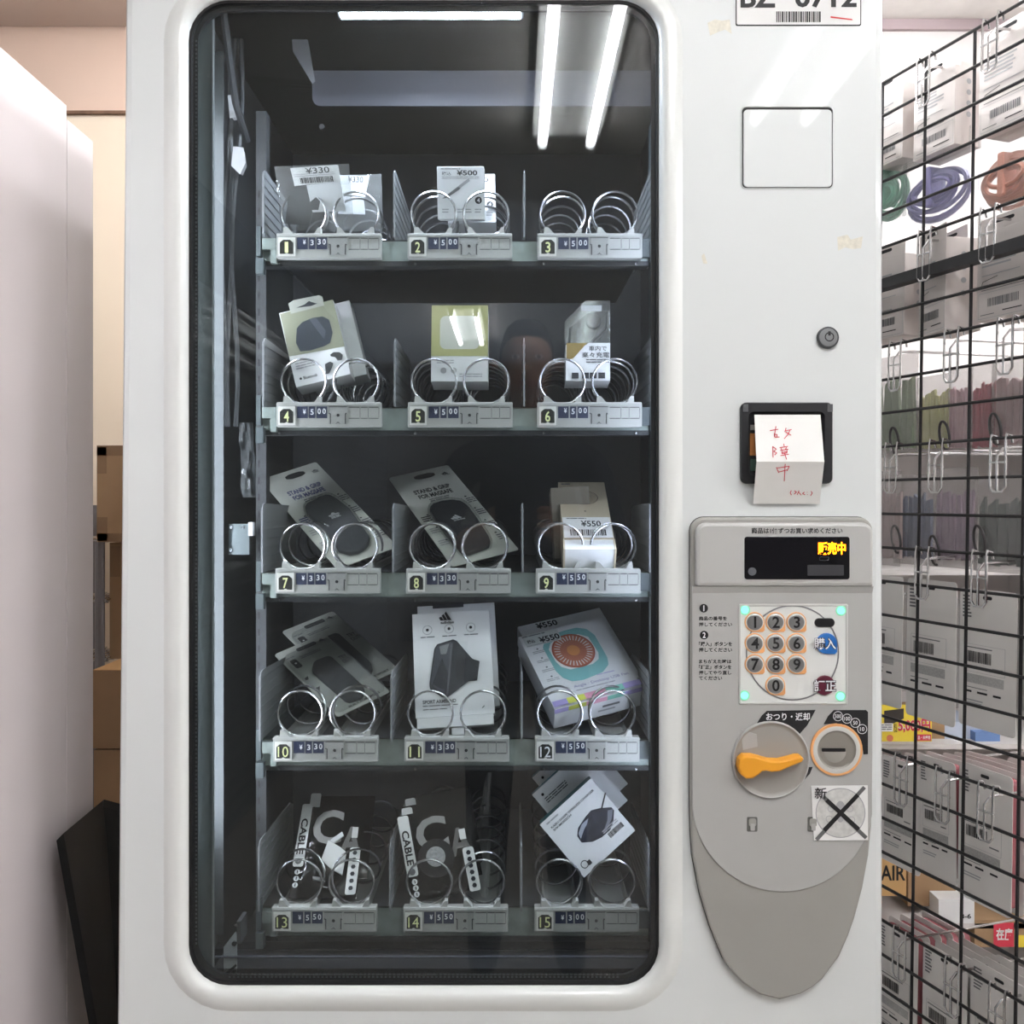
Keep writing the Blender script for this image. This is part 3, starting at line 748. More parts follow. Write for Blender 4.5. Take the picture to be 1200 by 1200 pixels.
# ------------------------------------------------------------------ goods in the lanes
class Item(MB):
    """flat-faced item whose front face was measured at three corners (pixels); local x right, z up, y back"""
    def __init__(self, TL, TR, BL, Yb, tilt=None):
        super().__init__()
        C = Vector((0, -D, EYE)); o = P(*BL, Yb)
        def hit(p, t):
            d = (P(*p, 0) - C); n = Vector((0, -math.cos(t), math.sin(t)))
            return C + d * ((o - C).dot(n) / d.dot(n))
        best = None
        for k in range(-24, 63) if tilt is None else (tilt,):
            t = math.radians(k); a = hit(TR, t) - hit(TL, t); b = hit(TL, t) - o
            c = abs(a.normalized().dot(b.normalized()))
            c += .0012 * abs(k - 8)
            if best is None or c < best[0]: best = (c, t)
        t = best[1]; tl = hit(TL, t); tr = hit(TR, t)
        ez = (tl - o).normalized(); a = tr - tl
        ex = (a - ez * a.dot(ez)).normalized(); ey = ez.cross(ex)
        self.W = Matrix(((ex.x, ey.x, ez.x, o.x), (ex.y, ey.y, ez.y, o.y), (ex.z, ey.z, ez.z, o.z), (0, 0, 0, 1)))
        self.Wi = self.W.inverted(); self.w = a.dot(ex); self.h = (tl - o).length; self.l = 0.0003; self.n = -ey; self.o = o
    def lc(self, px, py):
        C = Vector((0, -D, EYE)); d = P(px, py, 0) - C
        q = self.Wi @ (C + d * ((self.o - C).dot(self.n) / d.dot(self.n)))
        return (q.x, q.z)
    def up(self):
        self.l += .00018; return -self.l
    def q(self, pts, mt): self.flat([self.lc(a, b) for a, b in pts], self.up(), mt); return self
    def fr(self, x0, z0, x1, z1, mt):
        """rectangle in fractions of the face, z from the top"""
        w, h = self.w, self.h
        self.flat([(x0 * w, h - z1 * h), (x1 * w, h - z1 * h), (x1 * w, h - z0 * h), (x0 * w, h - z0 * h)], self.up(), mt); return self
    def t(self, s, x0, z0, x1, z1, mt, bold=.02, keep=False):
        w, h = self.w, self.h
        self.text(s, x0 * w, x1 * w, h - z1 * h, h - z0 * h, self.up(), mt, bold, keep); return self
    def el(self, x, z, r, mt, n=24, rz=None):
        self.flat(circ(x * self.w, self.h - z * self.h, r, n, rz), self.up(), mt); return self
    def ann(self, x, z, r, t, mt, n=24):
        annulus(self, x * self.w, self.h - z * self.h, r, r - t, self.up(), mt, n); return self
    def lines(self, x0, z0, x1, z1, n, mt=None, seed=1):
        R = random.Random(seed); mt = mt or GINK; dz = (z1 - z0) / n
        for i in range(n):
            a = x0
            while a < x1 - .01:
                b = min(x1, a + R.uniform(.05, .16)); self.fr(a, z0 + i * dz, b, z0 + (i + .5) * dz, mt); self.l -= .00018; a = b + .012
        self.up(); return self
    def code(self, x0, z0, x1, z1, n=20):
        bars(self, x0 * self.w, x1 * self.w, self.h - z1 * self.h, self.h - z0 * self.h, self.up(), INK, n); return self
    def body(self, dep, mt, r=.0006):
        self.slab(rr(0, self.w, 0, self.h, r, 2), 0, dep, mt, min(.0004, r * .7)); return self
    def shift(self, dx, dy, dz):
        return T((dx, dy, dz)) @ self.W
def three_bars(it, x, z, s, mt):
    """slanted three stripe mountain mark; x,z fraction of centre base, s width in metres"""
    cx, cz = x * it.w, it.h - z * it.h; y = it.up()
    for i, (h, x0) in enumerate(((.30, -.5), (.48, -.22), (.66, .06))):
        wd = .21; sl = .20
        it.flat([(cx + s * x0, cz), (cx + s * (x0 + wd + .06), cz), (cx + s * (x0 + wd + .06 - sl * h / .3 * .9), cz + s * h), (cx + s * (x0 - sl * h / .3 * .55), cz + s * h * .78)], y, mt)
    it.text('adidas', cx - s * .5, cx + s * .5, cz - s * .26, cz - s * .06, y, mt, .03)
def trefoil(it, x, z, s, mt, cut):
    cx, cz = x * it.w, it.h - z * it.h; y = it.up()
    for a, l in ((90, .62), (145, .56), (35, .56)):
        c, sn = math.cos(math.radians(a)), math.sin(math.radians(a)); pts = []
        for k in range(14):
            t = 2 * math.pi * k / 14; u = l * s * .5 + l * s * .5 * math.cos(t); v = s * .2 * math.sin(t) * (1.1 - .3 * math.cos(t))
            pts.append((cx + u * c - v * sn, cz + u * sn + v * c))
        it.flat(pts, y, mt)
    y = it.up()
    for k in range(3): it.flat([(cx - s * .6, cz + s * (.02 + .08 * k)), (cx + s * .6, cz + s * (.02 + .08 * k)), (cx + s * .6, cz + s * (.05 + .08 * k)), (cx - s * .6, cz + s * (.05 + .08 * k))], y, cut)
    it.text('adidas', cx - s * .42, cx + s * .42, cz - s * .26, cz - s * .06, it.up(), mt, .03)
def pillow(m, w, h, b, mt, seed=0, n=9, pinch=.25):
    R = random.Random(seed); F_, B_ = [], []
    for i in range(n + 1):
        f, k = [], []
        for j in range(n + 1):
            u, v = i / n, j / n; e = (math.sin(math.pi * u) * math.sin(math.pi * v)) ** pinch if 0 < i < n and 0 < j < n else 0
            x = w * u + R.uniform(-.012, .012) * w * (e > 0); z = h * v
            f.append((x, -b * e * R.uniform(.75, 1.1) - .0004, z)); k.append((x, b * .6 * e * R.uniform(.75, 1.1) + .0004, z))
        F_.append(f); B_.append(k)
    m.loft(F_, mt, closed=False); m.loft(B_, mt, closed=False)
OLIVE = mat('olive_print', (176, 176, 120), .6); DARKP = mat('dark_print', (44, 47, 54), .4, noise=.06, nscale=60)
NAVYT = mat('navy_print', (62, 66, 120), .6); GREYC = mat('grey_fabric_print', (66, 68, 72), .6, noise=.28, nscale=170)
def carton(name, it, dep, mt, label, cat, M=None, group=None, r=.0006):
    o = it.build(name, None, M or it.W, smooth=20); return tag(o, label, cat, group)

# lane 1: two clear pouches with price tags
def pouch(TL, TR, BL, Yb, label, tagq, price, rest, group, seed, codeq=True):
    it = Item(TL, TR, BL, Yb)
    r = thing('accessory_pouch', label, 'packaged accessory', it.W, group)
    m = MB(); pillow(m, it.w, it.h, .006, CLEARP, seed); m.build('clear_bag', r, it.W)
    c = Item(TL, TR, BL, Yb); c.l = -.001
    for q in rest: c.slab([c.lc(a, b) for a, b in q], .0012, .0018, CARD)
    c.slab([c.lc(a, b) for a, b in tagq[::-1]], .0004, .001, PAPER); c.l = 0
    a = Vector(c.lc(*tagq[0])); b = Vector(c.lc(*tagq[1])); d = Vector(c.lc(*tagq[3])); ex = (b - a); ez = (a - d)
    c.M = Matrix(((ex.x, 0, ez.x, d.x), (0, 1, 0, 0), (ex.y, 0, ez.y, d.y), (0, 0, 0, 1)))
    c.text('¥' + price, .30, .80, .62, .95, .0001, INK, .01)
    for k in range(2): c.flat([(.05, .5 + .1 * k), (.9, .5 + .1 * k), (.9, .53 + .1 * k), (.05, .53 + .1 * k)], .0001, LINK)
    if codeq: bars(c, .15, .85, .1, .42, .0001, INK, 22)
    c.build('price_tag', r, it.W, smooth=0)
    return r, it
G1 = 'clear pouches in the first lane'
r, it = pouch((322, 195), (409, 192), (330, 271), .120, 'clear pouch with larger white price tag, front one in lane 1', [(340, 197), (396, 193), (399.5, 212), (345, 218)], '330',
              [[(366, 249), (405, 247), (399, 212), (359, 217)]], G1, 2)
m = MB(); m.M = Matrix.Identity(4); C0 = it.lc
m.slab([C0(*q) for q in ((334, 262), (362, 265), (366, 248), (362, 236), (372, 230), (360, 226), (358, 218), (338, 222))], .002, .005, mat('dark_connector', (70, 72, 72), .45))
m.slab([C0(*q) for q in ((365, 246), (373, 246), (375, 236), (370, 231), (363, 237))], .0005, .002, mat('dark_connector', (70, 72, 72), .45))
m.build('connector', r, it.W)
r, it = pouch((384, 206), (447, 204), (386, 272), .160, 'clear pouch with smaller tag, behind the front one in lane 1', [(397, 205), (433, 206), (428, 231), (396, 226)], '330',
              [[(392, 250), (428, 251), (426, 232), (394, 228)]], G1, 5, False)
# lane 2
for k, (TL, TR, BL, Y_) in enumerate((((512, 195), (567, 195), (513, 257), .122), ((524, 205), (580, 205), (525, 262), .175))):
    it = Item(TL, TR, BL, Y_); it.body(.045, CARD)
    it.t('¥500', .42, .07, .86, .17, INK, .02); it.lines(.08, .04, .5, .07, 1); it.lines(.1, .19, .9, .25, 2, LINK); it.t('税込', .10, .1, .3, .17, GINK)
    it.q([(519, 232), (525, 231), (551, 212), (549, 209)], LINK); it.q([(518, 233), (524, 232), (540, 221), (537, 219)], GINK)
    it.el(.88, .64, .0045, INK); it.t('4', .85, .60, .91, .68, WINK)
    for x in (.10, .42, .60, .80): it.lines(x, .8, x + .14, .9, 2, LINK, int(x * 9))
    it.M = T((0, 0, -.0004)); it.M = Matrix.Identity(4)
    carton('stylus_box', it, .04, CARD, ('white stylus pen box with ¥500 print, front one in lane 2', 'white stylus pen box half hidden behind the front one in lane 2')[k], 'box', group='stylus boxes in lane 2')
# lane 4
for k in range(2):
    dx = 0 if k == 0 else 19
    it = Item((327 + dx, 367), (390 + dx, 350), (347 + dx, 454), .118 + .055 * k); it.body(.04, CARD)
    if k == 0:
        it.q([(328, 368), (339, 418), (404, 406), (390, 351)], mat('olive_grey_print', (150, 152, 132), .35))
        it.q([(338, 356), (344, 352), (374, 346), (378, 348), (380, 358), (341, 368)], mat('tab_plastic', (176, 178, 170), .3))
        it.q([(347, 361), (357, 357), (362, 353), (368, 355), (372, 356), (364, 359)], DARKP)
        it.q([(348, 385), (354, 378), (366, 373), (378, 371), (386, 375), (390, 390), (387, 402), (380, 406), (364, 411), (352, 412), (347, 402)], mat('case_print', (66, 72, 80), .3))
        it.q([(362, 374), (371, 373), (382, 388), (380, 398)], mat('case_print_light', (92, 98, 106), .3))
        it.q([(387, 416), (391, 413), (398, 413), (402, 416), (401, 422), (396, 423), (393, 419), (388, 418)], mat('bud_print', (70, 72, 74), .4))
        it.q([(381, 427), (387, 424), (391, 426), (389, 432), (386, 438), (382, 439)], mat('bud_print', (70, 72, 74), .4))
        it.lines(.08, .70, .42, .80, 3, LINK); it.t('Bluetooth', .17, .89, .42, .93, INK, .02); it.el(.12, .91, .0016, INK)
    carton('earphone_box', it, .04, CARD, ('tilted white earphone box with dark round case picture, lane 4', 'white earphone box behind the tilted one in lane 4')[k], 'box', group='earphone boxes in lane 4')
# lane 5
for k in range(2):
    it = Item((506, 358), (572, 358), (505, 447), .118 + .06 * k); it.body(.045, CARD)
    it.fr(0, 0, 1, .67, OLIVE)
    it.flat(rr(it.w * .15, it.w * .85, it.h * .42, it.h * .86, .008, 5), it.up(), mat('pale_print', (206, 208, 196), .5))
    it.lines(.1, .72, .4, .78, 2, LINK); it.el(.22, .86, .004, LINK); it.el(.4, .86, .004, LINK); it.lines(.5, .9, .9, .96, 2, LINK)
    carton('yellow_box', it, .04, CARD, ('olive yellow and white box standing in lane 5', 'second olive yellow box behind the first in lane 5')[k], 'box', group='yellow boxes in lane 5')
# lane 6
for k in range(2):
    it = Item((662, 352), (715, 352), (663, 446), .118 + .06 * k)
    r = thing('charger_box', ('clear topped charger box with cut corner, front one in lane 6', 'charger box behind the front one in lane 6')[k], 'box', it.W, 'charger boxes in lane 6')
    m = MB(); m.slab([it.lc(a, b) for a, b in ((663, 446), (715, 446), (715, 352), (686, 352), (662, 376))], .0005, .04, CLEARB, .0006); m.build('clear_cover', r, it.W)
    m = MB(); m.slab([it.lc(a, b) for a, b in ((666, 412), (690, 404), (712, 380), (714, 360), (690, 362), (668, 380))], .012, .03, mat('charger_black', (34, 35, 38), .3), .003); m.slab(circ(*it.lc(696, 374), .010, 20), .006, .02, BLACK, .002); m.build('charger', r, it.W)
    it.slab([it.lc(a, b) for a, b in ((663, 446), (715, 446), (715, 404), (663, 404))], .0002, .039, CARD)
    it.q([(664, 402), (688, 402), (672, 420), (664, 422)], mat('ochre_print', (140, 118, 66), .5))
    it.q([(689, 402), (715, 402), (715, 405), (687, 405)], CARD)
    it.q([(681, 358), (705, 358), (705, 365), (681, 365)], mat('pale_sticker', (186, 188, 188), .5))
    for s, a, b, c, d in (('車内で', 690, 405.5, 711, 411.5), ('楽々充電', 682, 412.8, 714, 419.4)):
        p = it.lc(a, d); q = it.lc(c, b); it.text(s, p[0], q[0], p[1], q[1], it.up(), INK, .01)
    for a in (670, 682, 691, 701): it.q([(a, 437), (a + 8, 437), (a + 8, 444), (a, 444)], DARKP)
    it.lines(.45, .74, .95, .80, 2, GINK)
    it.build('printed_carton', r, it.W, smooth=20)
# lane 7 and 8: long hanging cards
def grip_card(TL, TR, BL, Yb, outline, org, sc, label, navy, dark):
    it = Item(TL, TR, BL, Yb); w, h = it.w, it.h
    r = thing('phone_grip_card', label, 'packaged accessory', it.W)
    it.slab(rr(0, w, 0, h, (.003, .003, .004, .006), 4), 0, .0012, mat('card_backing', (212, 214, 204), .45), .0003)
    slot = [(.36, .06), (.44, .045), (.62, .045), (.7, .06), (.7, .085), (.62, .1), (.44, .1), (.36, .085)]
    it.flat([(a * w, h - b * h) for a, b in slot[::-1]], it.up(), mat('slot_dark', (40, 40, 42), .8))
    it.t('STAND & GRIP', .20, .21, .78, .255, navy, .035); it.t('FOR MAGSAFE', .22, .27, .76, .315, navy, .035)
    it.lines(.34, .335, .66, .37, 2, GINK)
    (trefoil if navy is NAVYT else three_bars)(it, .86, .105, .011, INK if navy is not NAVYT else GINK, *([mat('card_backing', (0, 0, 0))] if navy is NAVYT else []))
    for i in range(3): it.lines(.04, .50 + .13 * i, .18, .56 + .13 * i, 3, navy if i == 0 else LINK, i); it.el(.16, .49 + .14 * i, .0016, INK)
    for i in range(4): it.lines(.84, .42 + .14 * i, .97, .48 + .14 * i, 3, GINK, i + 4); it.el(.86, .40 + .14 * i, .0016, INK)
    it.build('backing_card', r, it.W, smooth=20)
    o = [it.lc(org[0] + a / sc, org[1] + b / sc) for a, b in outline]
    ar = sum(o[i - 1][0] * o[i][1] - o[i][0] * o[i - 1][1] for i in range(len(o)))
    if ar < 0: o.reverse()
    m = MB(); m.slab(o, -.006, 0, dark, .002); m.build('phone_grip', r, it.W)
    m = Item(TL, TR, BL, Yb); m.l = .0062
    cx = sum(a for a, b in o) / len(o) / w; cz = 1 - sum(b for a, b in o) / len(o) / h
    (trefoil if navy is NAVYT else three_bars)(m, cx + .02, cz - .05, .017, WINK, *([GREYC] if navy is NAVYT else []))
    m.build('brand_mark', r, it.W, smooth=0)
    m = MB(); oo = inset(o, -.003); m.slab(oo, -.0085, 0, CLEARB, .003); m.build('clear_blister', r, it.W)
    return r
grip_card((305, 562), (370, 541), (395, 667), .128, [(340, 335), (352, 315), (400, 290), (460, 264), (490, 268), (530, 290), (600, 345), (690, 470), (716, 510), (712, 545), (695, 570), (650, 598), (600, 606), (540, 590), (470, 490), (350, 370)], (290, 530), 5,
          'slanted pale card with grey mottled phone grip, lane 7', NAVYT, GREYC)
grip_card((455, 560), (525, 545), (530, 664), .128, [(188, 490), (195, 455), (220, 428), (300, 402), (400, 390), (480, 402), (520, 425), (560, 460), (640, 570), (740, 730), (757, 780), (745, 818), (720, 832), (560, 890), (520, 894), (490, 880), (400, 780), (290, 640)], (480, 540), 8,
          'slanted pale card with black phone grip, lane 8', INK, mat('grip_black', (30, 31, 36), .4))
# lane 9
it = Item((654, 565), (708, 565), (660, 631), .118); KRAFT = mat('kraft_print', (198, 184, 160), .6)
it.body(.05, KRAFT); it.l = .0003
it.ann(.5, .30, .0205, .001, mat('fan_line', (110, 92, 82), .6), 32)
for k in range(36):
    a = 2 * math.pi * k / 36; c, s = math.cos(a), math.sin(a); cx, cz = .5 * it.w, .7 * it.h
    it.flat([(cx + .008 * c - .0003 * s, cz + .008 * s + .0003 * c), (cx + .008 * c + .0003 * s, cz + .008 * s - .0003 * c), (cx + .019 * c + .0003 * s, cz + .019 * s - .0003 * c), (cx + .019 * c - .0003 * s, cz + .019 * s + .0003 * c)], -.0006, mat('fan_line', (110, 92, 82), .6))
it.el(.5, .30, .008, mat('fan_hub', (150, 128, 110), .6)); it.el(.5, .55, .0014, INK); it.lines(.06, .04, .25, .08, 1)
it.fr(.02, .66, .98, 1.0, PAPER); it.t('¥550', .38, .72, .78, .82, INK, .02); it.code(.15, .87, .85, .97); it.lines(.1, .68, .5, .71, 1)
it.M = T((0, 0, -.0)) ; it.slab([(0, -.024), (it.w, -.024), (it.w, 0), (0, 0)], .002, .05, CARD)
it.slab([(-.0006, -.026), (.0016, -.026), (.0016, .0), (-.0006, .0)], .0005, .05, KRAFT); it.slab([(it.w - .0016, -.026), (it.w + .0006, -.026), (it.w + .0006, .0), (it.w - .0016, .0)], .0005, .05, KRAFT)
carton('fan_box', it, .05, KRAFT, 'beige fan box with ¥550 price sticker, lane 9', 'box')
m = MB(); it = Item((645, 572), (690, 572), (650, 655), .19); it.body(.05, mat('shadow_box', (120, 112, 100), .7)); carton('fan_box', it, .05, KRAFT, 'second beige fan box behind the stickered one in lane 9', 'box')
# lane 10
for k, (dx, dy) in enumerate(((0, 0), (9, -27))):
    it = Item((321 + dx, 767 + dy), (381 + dx, 743 + dy), (396 + dx, 840 + dy), .128 + .05 * k); w, h = it.w, it.h
    r = thing('phone_case_card', ('slanted grey card with black phone case, front one in lane 10', 'grey card standing behind the front one in lane 10')[k], 'packaged accessory', it.W, 'phone case cards in lane 10')
    it.slab(rr(0, w, 0, h, (.004, .004, .005, .005), 4), 0, .0014, mat('card_grey', (176, 178, 170), .45), .0004)
    it.flat(rr(.36 * w, .74 * w, .9 * h, .95 * h, .003, 4), it.up(), mat('slot_dark', (40, 40, 42), .8))
    three_bars(it, .86, .085, .009, INK)
    it.ring(rr(.05 * w, .95 * w, .05 * h, .86 * h, .008, 4), rr(.058 * w, .942 * w, .055 * h, .855 * h, .008, 4), it.up(), LINK)
    it.lines(.3, .17, .7, .21, 2, GINK); it.lines(.08, .13, .25, .15, 1)
    it.flat(rr(.10 * w, .22 * w, .70 * h, .83 * h, .003, 5), it.up(), INK); it.el(.16, .23, .0016, CARD)
    it.t('TRY', .80, .37, .95, .42, INK, .02); it.t('OUT!', .80, .43, .97, .48, INK, .02)
    it.t('BUILT FOR SPORT', .25, .955, .85, .98, INK, .03); it.lines(.05, .52, .17, .58, 2, LINK); it.lines(.1, .68, .25, .74, 2, LINK)
    it.q([(357 + dx, 797 + dy), (361 + dx, 794 + dy), (362 + dx, 798 + dy), (359 + dx, 799 + dy)], INK); it.q([(370 + dx, 808 + dy), (375 + dx, 806 + dy), (375 + dx, 811 + dy)], INK)
    it.build('backing_card', r, it.W, smooth=20)
    o = [it.lc(290 + a / 5 + dx, 700 + b / 5 + dy) for a, b in ((380, 430), (388, 395), (400, 382), (470, 355), (495, 360), (680, 530), (690, 565), (672, 598), (600, 622), (575, 615), (440, 500), (385, 450))]
    m = MB(); m.slab(o[::-1], -.004, 0, mat('case_black', (38, 40, 42), .5), .001); m.build('phone_case', r, it.W)
    m = MB(); m.slab(rr(.03 * w, .97 * w, .03 * h, .88 * h, .008, 4), -.009, 0, CLEARB, .003); m.build('clear_blister', r, it.W)
# lane 11
def L11(k):
    o = [(0, 0), (6, -9)][k]
    it = Item((483 + o[0], 720 + o[1]), (573 + o[0], 712 + o[1]), (487 + o[0], 842 + o[1]), .122 + .06 * k); it.body(.03, CARD)
    if k == 0:
        three_bars(it, .45, .08, .018, INK)
        for x in (.19, .47, .75): it.ann(x, .165, .0062, .0005, GINK); it.el(x, .165, .002, INK); it.lines(x - .09, .23, x + .09, .25, 1)
        A = lambda pts: [(470 + a / 7.06, 700 + b / 7.06) for a, b in pts]
        it.q(A([(235, 720), (275, 430), (300, 390), (430, 350), (462, 362), (520, 430), (590, 510), (650, 530), (630, 690), (560, 695), (380, 835), (335, 825), (240, 760)]), DARKP)
        it.q(A([(248, 715), (285, 430), (305, 402), (418, 372), (380, 760), (330, 800)]), mat('phone_screen_print', (70, 73, 80), .3))
        it.q(A([(262, 720), (340, 500), (392, 640), (378, 780)]), mat('screen_dark', (40, 42, 50), .3))
        it.q(A([(318, 410), (400, 385), (375, 470), (330, 475)]), mat('phone_light', (132, 134, 136), .4))
        it.q(A([(412, 385), (430, 378), (392, 800), (376, 806)]), mat('edge_print', (92, 94, 100), .4))
        it.q(A([(455, 515), (590, 515), (648, 532), (630, 688), (455, 685)]), mat('strap_print', (34, 36, 42), .5))
        it.t('SPORT ARMBAND', .10, .84, .52, .875, INK, .03); it.lines(.10, .89, .54, .91, 1, GINK); it.lines(.10, .925, .42, .94, 1, INK, 3)
        it.q(A([(670, 915), (690, 895), (693, 900), (675, 920)]), INK)
        it.slab(rr(.02 * it.w, .98 * it.w, -.014, -.001, .0006, 2), -.006, .02, CARD, .0004)
        it.slab(rr(.45 * it.w, .6 * it.w, -.024, -.015, .0006, 2), -.003, .005, CARD)
    else: it.fr(.2, -.02, .6, .03, DARKP)
    carton('armband_box', it, .03, CARD, ('tall white sport armband box, front one in lane 11', 'white armband box behind the front one in lane 11')[k], 'box', group='armband boxes in lane 11')
L11(0); L11(1)
# lane 12
TEAL = mat('teal_print', (132, 190, 190), .5); FANO = mat('fan_brown', (190, 118, 92), .5); PUR = mat('lilac_print', (172, 160, 214), .5)
YEL = mat('lime_print', (214, 218, 96), .5); PNK = mat('pink_print', (226, 160, 182), .5); TL2 = mat('mint_print', (130, 200, 180), .5)
for k, (dx, dy) in enumerate(((0, 0), (-1, -12))):
    it = Item((607.4 + dx, 746.6 + dy), (703.3 + dx, 723.8 + dy), (649.8 + dx, 831.7 + dy), .120 + .045 * k); w, h = it.w, it.h; it.body(.036, CARD)
    if k == 0:
        B = lambda pts: [(530 + a / 4.615, 700 + b / 4.615) for a, b in pts]
        it.q(B([(490, 275), (498, 240), (540, 205), (600, 182), (670, 165), (725, 172), (770, 205), (838, 325), (845, 365), (815, 405), (710, 448), (650, 456), (600, 438), (560, 400)]), TEAL)
        it.q(B([(522, 285), (530, 252), (570, 222), (680, 200), (735, 215), (790, 300), (792, 335), (760, 362), (640, 392), (590, 378), (560, 350)]), PAPER)
        c = it.lc(530 + 655 / 4.615, 700 + 290 / 4.615); cx, cz = c; R = .0295
        it.flat(circ(cx, cz, R, 36, R * 1.12), it.up(), mat('fan_rim', (168, 84, 62), .5)); it.flat(circ(cx, cz, R * .93, 36, R * 1.04), it.up(), FANO)
        y = it.up()
        for j in range(32):
            a = 2 * math.pi * j / 32; cc, s = math.cos(a), math.sin(a); t_ = .0006
            it.flat([(cx + q * R * cc + e * t_ * s, cz + q * R * 1.12 * s - e * t_ * cc) for q, e in ((.62, 1), (.62, -1), (.88, -1), (.88, 1))], y, PAPER)
        it.flat(circ(cx, cz, R * .3, 20, R * .34), it.up(), mat('fan_orange', (226, 150, 90), .5))
        it.fr(.03, .02, .45, .18, mat('price_film', (206, 210, 206), .3)); it.t('¥550', .20, .08, .44, .16, INK, .03); it.lines(.03, .03, .3, .055, 1); it.lines(.04, .165, .4, .185, 1, LINK)
        it.t('税込', .06, .09, .15, .14, INK)
        for j in range(4): it.lines(.06, .26 + .13 * j, .2, .3 + .13 * j, 2, LINK, j); it.el(.13, .235 + .13 * j, .0014, GINK)
        it.t('Angle · Desktop USB Fan', .30, .80, .93, .845, mat('lilac_ink', (140, 128, 168), .6), .005); it.lines(.30, .865, .75, .89, 1, LINK); it.lines(.6, .745, .8, .765, 1, PUR)
        for a, b, mt in ((.0, .16, PUR), (.16, .36, YEL), (.36, .6, PNK), (.6, .8, TL2), (.8, 1, PUR)): it.fr(a, .93, b, 1, mt)
        yb = -.0004
        for a, b, mt in ((.0, .16, PUR), (.16, .36, YEL), (.36, .6, PNK), (.6, .8, TL2), (.8, 1, PUR)):
            it.add([(a * w, .0002, yb), (b * w, .0002, yb), (b * w, .008, yb), (a * w, .008, yb)], [(0, 1, 2, 3)], mt)
        it.add([(.55 * w, .016, yb), (.75 * w, .016, yb), (.75 * w, .02, yb), (.55 * w, .02, yb)], [(0, 1, 2, 3)], GINK)
        it.add([(.5 * w, .024, yb), (.7 * w, .024, yb), (.7 * w, .027, yb), (.5 * w, .027, yb)], [(0, 1, 2, 3)], LINK)
    else:
        it.t('¥550', .2, .02, .45, .1, INK, .03)
    carton('desk_fan_box', it, .036, CARD, ('slanted white box picturing a teal and orange desk fan, lane 12', 'white desk fan box behind the pictured front one in lane 12')[k], 'box', group='desk fan boxes in lane 12')
# lanes 13 and 14: dark cable packs
PACK = clear('dark_pack_film', (120, 116, 114), (30, 30, 30), .55, .06, 1.5, bump=.25)
LETTER = mat('grey_letter', (150, 148, 146), .5); LETTER_D = mat('dim_letter', (112, 110, 108), .5)
def cable_pack(TL, TR, BL, Yb, label, group, front, sticker):
    it = Item(TL, TR, BL, Yb); w, h = it.w, it.h
    r = thing('cable_pack', label, 'packaged cable', it.W, group)
    m = MB(); pillow(m, w, h, .007, PACK, int(Yb * 1000), 9, .4); m.build('film_pouch', r, it.W)
    it.l = .0085
    it.flat(rr(.0, .16 * w, .30 * h, h * 1.0, .003, 4), it.up(), PAPER)
    it.M = Matrix(((0, 0, 1, .025 * w), (0, 1, 0, 0), (-1, 0, 0, .83 * h), (0, 0, 0, 1)))
    it.text('CABLE', 0, .40 * h, 0, .105 * w, -.0092, INK, .03); it.M = Matrix.Identity(4)
    it.l = .0095
    if front:
        it.el(.08, .645, .0042, GINK)
        for z in (.76, .83, .90): it.el(.09, z, .0036, WINK, 18); it.fr(.085, z - .018, .10, z + .018, INK)
        it.text('C', .22 * w, .68 * w, .54 * h, .93 * h, -.0088, LETTER, .03)
        it.text('A', .66 * w, 1.0 * w, .42 * h, .74 * h, -.0088, LETTER_D, .03)
        it.flat(rr(.84 * w, 1.0 * w, .0 * h, .5 * h, .003, 4), it.up(), PAPER)
        for z in range(6): it.el(.92, .56 + .075 * z, .0032, DARKP, 6)
        it.fr(.84, .28, .93, .40, PAPER)
    it.build('printing', r, it.W, smooth=0)
    if front:
        m = MB(); pts = [(w * (.55 + .22 * math.cos(t * .5)), -.002, h * (.30 + .2 * math.sin(t * .5))) for t in range(0, 38)]
        m.tube(pts, .0022, mat('cable_white' if not sticker else 'cable_dark', (206, 208, 210) if not sticker else (34, 36, 48), .4), 6)
        if not sticker:
            m.slab([it.lc(a, b) for a, b in ((378, 1012), (388, 1022), (402, 1030), (407, 1004), (400, 998), (386, 990))], -.0125, -.0095, PAPER); m.slab([it.lc(a, b) for a, b in ((388, 990), (392, 993), (404, 984), (402, 980))], -.0125, -.0095, WINK)
            m.slab([it.lc(a, b) for a, b in ((368, 1036), (382, 1038), (382, 1034), (368, 1032))], -.0125, -.0095, mat('plug_grey', (150, 150, 150), .4))
        else:
            m.slab(circ(.45 * w, .47 * h, .0125, 24), -.0105, -.0095, mat('silver_sticker', (190, 192, 192), .35, .3, noise=.2, nscale=300))
            m.slab(circ(.45 * w, .45 * h, .024, 24), -.0093, -.0085, INK)
        m.build('cable', r, it.W)
GA, GB = 'dark cable packs in lane 13', 'dark cable packs in lane 14'
cable_pack((356, 946), (430, 946), (338, 1053), .122, 'dark cable pack with white plug, frontmost in lane 13', GA, True, False)
cable_pack((366, 933), (440, 933), (352, 1030), .185, 'dark cable pack behind the frontmost one in lane 13', GA, False, False)
cable_pack((466, 957), (545, 940), (484, 1058), .122, 'dark cable pack with round silver sticker, frontmost in lane 14', GB, True, True)
cable_pack((471, 946), (548, 931), (488, 1040), .17, 'dark cable pack second from the front in lane 14', GB, False, True)
cable_pack((475, 935), (550, 921), (491, 1025), .215, 'dark cable pack third from the front in lane 14', GB, False, True)
m = MB(); random.seed(2)                                      # clear wrap at the right side of lane 14
L = []
for i in range(10):
    t = i / 9
    L.append([P(573 - 14 * t + (6 + 22 * t) * (j / 6 - .5) * 1.0 + random.uniform(-1.2, 1.2), 905 + 150 * t, .40 - .26 * t + .01 * math.sin(j)) for j in range(7)])
m.loft(L, clear('grey_film', (170, 170, 170), (196, 196, 194), .6, .2), closed=False)
